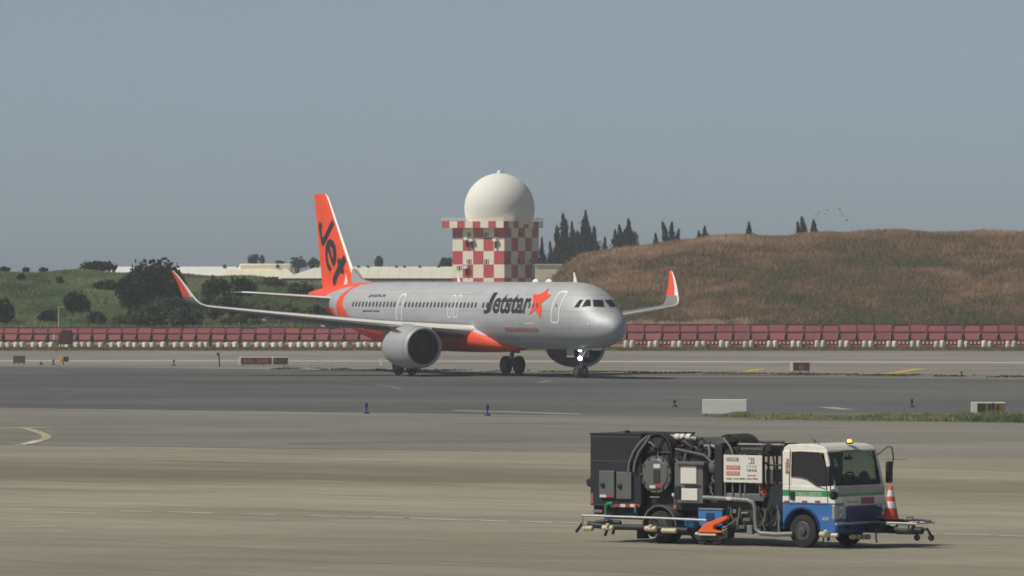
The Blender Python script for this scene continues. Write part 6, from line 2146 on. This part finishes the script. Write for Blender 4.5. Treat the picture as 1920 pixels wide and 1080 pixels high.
print_row('sign_print', *C3((970, 290)), *C3((1180, 450)), 1, 'sign_grey', -1.036, 24, brd)
for k, ch in enumerate('Y7/R'):
    xa, za = side(*C3((925 + k * 78, 575)), -1.036); xb, zb2 = side(*C3((970 + k * 78, 500)), -1.036)
    vs, ts = text_mesh(ch, .01)
    mesh_of('sign_lettering', [(xa + (xb - xa) * p[0], -1.036, za + (zb2 - za) * p[1]) for p in vs], ts, M['pipe_grey'], brd)
print_row('sign_print', *C3((915, 615)), *C3((1220, 680)), 5, 'sign_grey', -1.036, 25, brd)
print_row('sign_print', *C3((955, 775)), *C3((1185, 815)), 6, 'sign_grey', -1.036, 26, brd)
for a, m in ((340, 'strip_red'), (540, 'pipe_grey'), (720, 'sign_maroon'), (910, 'pipe_grey'), (1090, 'strip_red')):
    pr('reflective_strip', a, 872, a + 155, 912, m)
for a in (1360, 1374, 1388, 1397, 1425):
    stube('sign_post', [(a, 850), (a, 935)], .022, 'pipe_grey', -.96)
# deck behind the cab, gantry
sbox('deck_plate', 1358, 924.5, 1434, 934, 'pipe_grey', -.95, .9)
sbox('deck_box', 1396, 926, 1432, 940, 'cab_grey', -.97, -.5)
for a in (1386, 1413, 1432, 1441, 1457, 1467):
    stube('gantry_post', [(a, 831, .35 if a in (1413, 1457) else -.85), (a, 990, .35 if a in (1413, 1457) else -.85)], .03, 'truck_black')
stube('gantry_rail', [(1384, 833, -.85), (1470, 834, -.85)], .03, 'pipe_grey')
stube('gantry_rail', [(1384, 829, .5), (1470, 829, .5)], .03, 'chassis')
stube('gantry_rail', [(1438, 872, -.85), (1470, 872, -.85)], .022, 'truck_black')
stube('gantry_rail', [(1384, 842, -.7), (1440, 843, -.7)], .018, 'pipe_dark')
sbox('gantry_top', 1434, 832, 1446, 846, 'truck_black', -.9, .2)
stube('loose_hose', [(1452, 900), (1452, 872), (1450, 856), (1446, 848)], .025, 'truck_black', -.8)
sbox('air_tank', 1436, 880, 1449, 905, 'cab_grey', -.85, .3)
spoly('exhaust_shield', [(1444, 912), (1467, 905), (1467, 985), (1460, 1000), (1442, 1000), (1438, 950)], 'truck_black', -.9, -.3)
sbox('tail_lamp', 1433, 866, 1438, 871, 'strip_red', -.92, -.86)
# mid chassis machinery
sbox('machine_block', 1362, 942, 1412, 1000, 'chassis', -.9, .4, bevel=.03)
sbox('machine_block', 1412, 950, 1445, 1000, 'chassis', -.85, .5, bevel=.03)
sbox('machine_block', 1318, 938, 1410, 958, 'truck_black', -.85, .6)
for (a, b_, c_, d_, mm) in ((1372, 955, 1380, 963, 'pipe_grey'), (1388, 960, 1402, 964, 'pipe_grey'), (1400, 985, 1410, 1002, 'pipe_grey'), (1376, 972, 1386, 980, 'pipe_dark'), (1392, 972, 1406, 978, 'cab_grey'), (1384, 985, 1396, 992, 'pipe_dark'), (1365, 950, 1372, 958, 'blue_paint')):
    sbox('fitting', a, b_, c_, d_, mm, -.96, -.85)
stube('delivery_pipe', [(1319, 933), (1360, 935), (1402, 938), (1412, 942), (1416, 952), (1417, 978), (1418, 992), (1426, 1000), (1455, 1002), (1487, 1001)], .055, 'pipe_grey', -1.0, n=12)
sbox('pipe_clip', 1361, 932, 1371, 938, 'strip_white', -1.06, -1.0)
bx_ = sbox('pump_box', 1309, 955, 1354, 987, 'blue_paint', -1.0, -.5)
sbox('pump_recess', 1323, 961, 1340, 978, 'blue_dark', -1.006, -.99, parent=bx_)
sbox('pump_lid', 1309, 952.5, 1355, 957, 'green_grey' if 'green_grey' in M else 'pipe_grey', -1.02, -.5, parent=bx_)
px_, pz_ = side(1288, 980, -1.05); px2, _ = side(1312, 980, -1.05)
MB().lathe([(.03, 0), (.12, .01), (.125, .10), (.10, .11), (.125, .13), (.125, .26), (.03, .28)], (px_, -1.05, pz_), 'x', n=16).build('pump_motor', M['blue_paint'], truck)
spoly('tow_fork', [(1307, 998), (1317, 985), (1328, 979), (1345, 973), (1361, 966.5), (1364, 972), (1350, 980), (1338, 985), (1336, 991), (1341, 995), (1353, 996), (1352, 999)], 'orange_paint', -1.25, -1.12, bevel=.01)
sbox('fork_bar', 1309, 1000, 1342, 1005, 'cream', -1.24, -1.12)
sbox('fork_block', 1303, 998, 1309, 1003, 'strip_white', -1.2, -1.1)
MB().lathe([(.05, -.06), (.15, -.05), (.16, 0), (.15, .05), (.05, .06)], (side(1318, 1008, -1.1)[0], -1.1, .17), 'y', n=18).build('jockey_wheel', M['rubber'], truck)
MB().lathe([(.05, -.06), (.15, -.05), (.16, 0), (.15, .05), (.05, .06)], (side(1346, 1008, -1.1)[0], -1.1, .17), 'y', n=18).build('jockey_wheel', M['rubber'], truck)
spoly('tow_frame', [(1300, 1003), (1356, 1003), (1356, 997), (1364, 990), (1364, 1008), (1350, 1012), (1306, 1012)], 'chassis', -1.18, -.9)
# rear rails, strips and couplings
stube('side_rail', [C5(p) for p in ((132, 732), (400, 742), (700, 752), (1100, 770))], .028, 'silver_rail', -1.22)
stube('rail_end', [C5(p) for p in ((132, 732), (134, 770), (140, 810))], .018, 'silver_rail', -1.22)
for a in (330, 680, 980):
    stube('rail_bracket', [(*C5((a, 745)), -1.2), (*C5((a, 745)), -.8)], .025, 'chassis')
for k in range(6):
    sbox('reflective_strip', *C5((352 + k * 38, 644)), *C5((390 + k * 38, 668)), 'strip_white' if k % 2 == 0 else 'strip_red', -1.075 - .002, -1.05, bevel=0)
sbox('reflective_strip', *C5((198, 560)), *C5((216, 640)), 'red_print', -1.06, -1.05, bevel=0)
stube('green_pipe', [C5(p) for p in ((372, 640), (330, 642), (318, 660), (318, 720), (318, 740))], .045, 'green_paint', -1.12, n=10)
stube('orange_valve', [C5((545, 650)), C5((545, 672))], .03, 'orange_paint', -1.12)
stube('blue_valve', [C5((545, 672)), C5((546, 712))], .025, 'blue_paint', -1.12)
sbox('tail_lamp', *C5((212, 688)), *C5((284, 712)), 'pipe_grey', -1.0, -.8)
sbox('tail_lamp', *C5((260, 690)), *C5((286, 712)), 'red_print', -1.03, -.8)
b = MB()
for sd in (-1,):
    pts = []
    for k in range(17):
        a = math.pi * (1.02 - 1.04 * k / 16)
        pts.append((XR + .50 * math.cos(a), .40 + .50 * math.sin(a)))
    n = len(pts)
    vs = [(p[0], -1.03, p[1]) for p in pts] + [(p[0], -.5, p[1]) for p in pts]
    inn = [(XR + (p[0] - XR) * .94, p[1] - .03) for p in pts]
    vs += [(p[0], -1.03, p[1]) for p in inn] + [(p[0], -.5, p[1]) for p in inn]
    for k in range(n - 1):
        b.add([], [])
    fs = []
    for k in range(n - 1):
        fs += [(k, k + 1, n + k + 1, n + k), (2 * n + k, 3 * n + k, 3 * n + k + 1, 2 * n + k + 1), (k, 2 * n + k, 2 * n + k + 1, k + 1)]
    b.add(vs, fs)
fix_normals(b.build('mudguard', M['cab_grey'], truck, smooth=40))
stube('hose_boom', [C5(p) for p in ((180, 800), (280, 815), (400, 822), (560, 826), (800, 838), (960, 850))], .07, 'truck_black', -1.10, n=12)
stube('hose_boom', [C5(p) for p in ((230, 790), (320, 775), (430, 790))], .05, 'chassis', -1.0, n=8)
def coupling(px0, py0, px1, y, beads=4, r_=.062, m='cream'):
    xa, za = side(px0, py0, y); xb, _ = side(px1, py0, y)
    prof = []
    L = xb - xa
    for k in range(beads):
        f = L / beads
        prof += [(r_ * .75, k * f + .005), (r_, k * f + f * .25), (r_, k * f + f * .7), (r_ * .75, (k + 1) * f - .005)]
    return MB().lathe([(.01, 0)] + prof + [(.01, L)], (xa, y, za), 'x', n=14).build('hose_coupling', M[m], truck)
coupling(*C5((145, 832)), C5((216, 832))[0], -1.16, 3, .066)
coupling(*C5((290, 828)), C5((376, 828))[0], -1.20, 3, .062)
coupling(*C5((622, 835)), C5((712, 835))[0], -1.22, 3, .066)
coupling(*C5((752, 850)), C5((868, 850))[0], -1.22, 4, .060)
for p in ((330, 812), (664, 820)):
    a, z_ = side(*C5(p), -1.24); MB().lathe([(.02, -.04), (.05, -.02), (.05, .03), (.02, .05)], (a, -1.24, z_), 'z', n=10).build('coupling_knob', M['cream'], truck)
for a, b_, c_, d_ in ((135, 790, 85, 860), (325, 850, 308, 890), (378, 845, 368, 878)):
    stube('hose_tail', [C5((a, b_)), C5(((a + c_) / 2, (b_ + d_) / 2)), C5((c_, d_))], .035, 'rubber', -1.18)
stube('chrome_hook', [C5((648, 880)), C5((668, 908)), C5((700, 905)), C5((718, 875))], .02, 'silver_rail', -1.16)
sbox('side_step', *C5((880, 840)), *C5((1000, 890)), 'chassis', -1.0, -.6)
sbox('mud_flap', *C5((555, 850)), *C5((600, 915)), 'rubber', -1.0, -.6)
# rear hose reel knob seen past the corner
a, z_ = side(*C5((158, 475)), -1.05)
MB().lathe([(.02, -.12), (.10, -.08), (.12, .05), (.03, .1)], (x0 - .12, -.85, z_), 'z', n=12).build('rear_lamp', M['chassis'], truck)

# front couplings and the folding hose platform ahead of the bumper
for k in range(3):
    y = -1.05 + .0 * k
for y0_, n_ in ((-.02, 4),):
    for k in range(n_):
        yy, zz = front(*C6((834 + k * 40, 900)), .16)
        MB().lathe([(.05, -.08), (.062, -.02), (.058, .03), (.02, .06)], (.14, yy, zz), 'x', n=14).build('hose_coupling', M['cream'], truck)
xa, za = side(*C6((570, 880)), -1.12)
coupling(*C6((570, 880)), C6((648, 880))[0], -1.12, 3, .066)
a, z_ = side(*C6((618, 868)), -1.16); MB().lathe([(.02, -.05), (.06, -.02), (.06, .04), (.02, .07)], (a, -1.17, z_), 'z', n=10).build('coupling_knob', M['cream'], truck)
stube('hose_tail', [C6((600, 905)), C6((592, 945))], .02, 'rubber', -1.1); stube('hose_tail', [C6((640, 900)), C6((634, 930))], .035, 'rubber', -1.1)
coupling(*C6((660, 885)), C6((712, 885))[0], -1.12, 2, .045, 'strip_white')
plat = MB()
for y in (.28, .98):
    plat.tube([(.10, y, .575), (1.38, y, .575)], .022, 8)
for x in (.12, .55, .98, 1.38):
    plat.tube([(x, .28, .575), (x, .98, .575)], .018, 8)
plat.build('front_platform', M['silver_rail'], truck)
MB().box(.14, .66, .36, .96, .585, .605).build('platform_plate', M['chassis'], truck, smooth=0)
MB().tube([(.05, .45, .42), (.7, .55, .40), (1.30, .62, .40)], .085, 12).build('front_boom', M['truck_black'], truck)
MB().lathe([(.06, 0), (.115, .02), (.115, .48), (.06, .5)], (.62, .55, .42), 'x', n=16).build('boom_drum', M['pipe_dark'], truck)
MB().tube([(1.30, .62, .42), (1.40, .66, .44), (1.47, .68, .32)], .035, 8).build('boom_end', M['truck_black'], truck)
for x, y in ((1.49, .69), (1.16, .60)):
    MB().lathe([(.02, -.035), (.07, -.03), (.08, 0), (.07, .03), (.02, .035)], (x, y, .24), 'y', n=14).build('boom_wheel', M['rubber'], truck)
    MB().tube([(x, y, .24), (x - .04, y, .36)], .02, 6).build('wheel_fork', M['chassis'], truck)
for x, y in ((.22, .30), (.30, .18)):
    MB().tube([(x, y, .45), (x + .02, y - .02, .2), (x + .05, y - .03, .12)], .025, 6).build('front_strut', M['silver_rail'], truck)
MB().box(-.05, .5, .1, .5, .34, .52).build('boom_mount', M['chassis'], truck, smooth=0, bevel=.02)
MB().tube([(.95, .5, .58), (.95, .5, .70), (1.10, .5, .71), (1.15, .5, .6)], .014, 6).build('platform_handle', M['chassis'], truck)
MB().tube([(.6, .9, .60), (1.0, .8, .64), (1.35, .9, .60)], .03, 8).build('platform_hose', M['chassis'], truck)

# ---- cones ---------------------------------------------------------------
def cone(label, loc, h, r_, bands=True):
    o = thing('traffic_cone', label, 'traffic cone', loc, 0.3)
    MB().box(-r_ * 1.35, r_ * 1.35, -r_ * 1.35, r_ * 1.35, 0, h * .05).build('cone_base', M['rubber'], o, smooth=0, bevel=.01)
    def rad(t):
        return r_ * (1 - t) + r_ * .22 * t
    MB().lathe([(rad(0), h * .05), (rad(.4), h * .05 + h * .38), (rad(.97), h * .97), (rad(1) * .8, h), (.01, h)], (0, 0, 0), 'z', n=24).build('cone_body', M['cone_red'], o, smooth=50)
    if bands:
        for a, b_ in ((.36, .56), (.70, .88)):
            bd = MB().lathe([(rad((a - .05) / .95) + .004, h * a), (rad((b_ - .05) / .95) + .004, h * b_)], (0, 0, 0), 'z', n=24)
            bd.f = [f for f in bd.f if len(f) == 4]; bd.mi = [0] * len(bd.f)
            bd.build('reflective_band', M['cone_white'], o)
    return o
p = TMX @ Vector((.36, .70, .606))
cone('tall orange traffic cone with two white bands on the front platform of the truck', p, .80, .185)
xx, zz = side(1433, 927.5, -.80)
p = TMX @ Vector((xx, -.80, zz))
cone('short plain red traffic cone riding behind the truck cab', p, .29, .115, False)
MB().box(xx - .18, xx + .18, -.96, -.62, zz - .05, zz - .003).build('cone_shelf', M['chassis'], truck, smooth=0)
MB().box(xx - .03, xx + .03, -.83, -.77, zz - .25, zz - .05).build('shelf_post', M['orange_paint'], truck, smooth=0)

# ================================================================== HAZE
hz = MB().box(-700, 700, -30, 1250, -1.0, 24.0).build('haze', [], smooth=0)
hm = bpy.data.materials.new('thin haze'); hm.use_nodes = True
hn_ = hm.node_tree
hn_.nodes.remove(hn_.nodes['Principled BSDF'])
pv = hn_.nodes.new('ShaderNodeVolumePrincipled')
pv.inputs['Color'].default_value = (0.90, 0.94, 1.0, 1)
pv.inputs['Density'].default_value = 0.00022
hn_.links.new(pv.outputs[0], hn_.nodes['Material Output'].inputs['Volume'])
hz.data.materials.append(hm)
hz['kind'] = 'stuff'
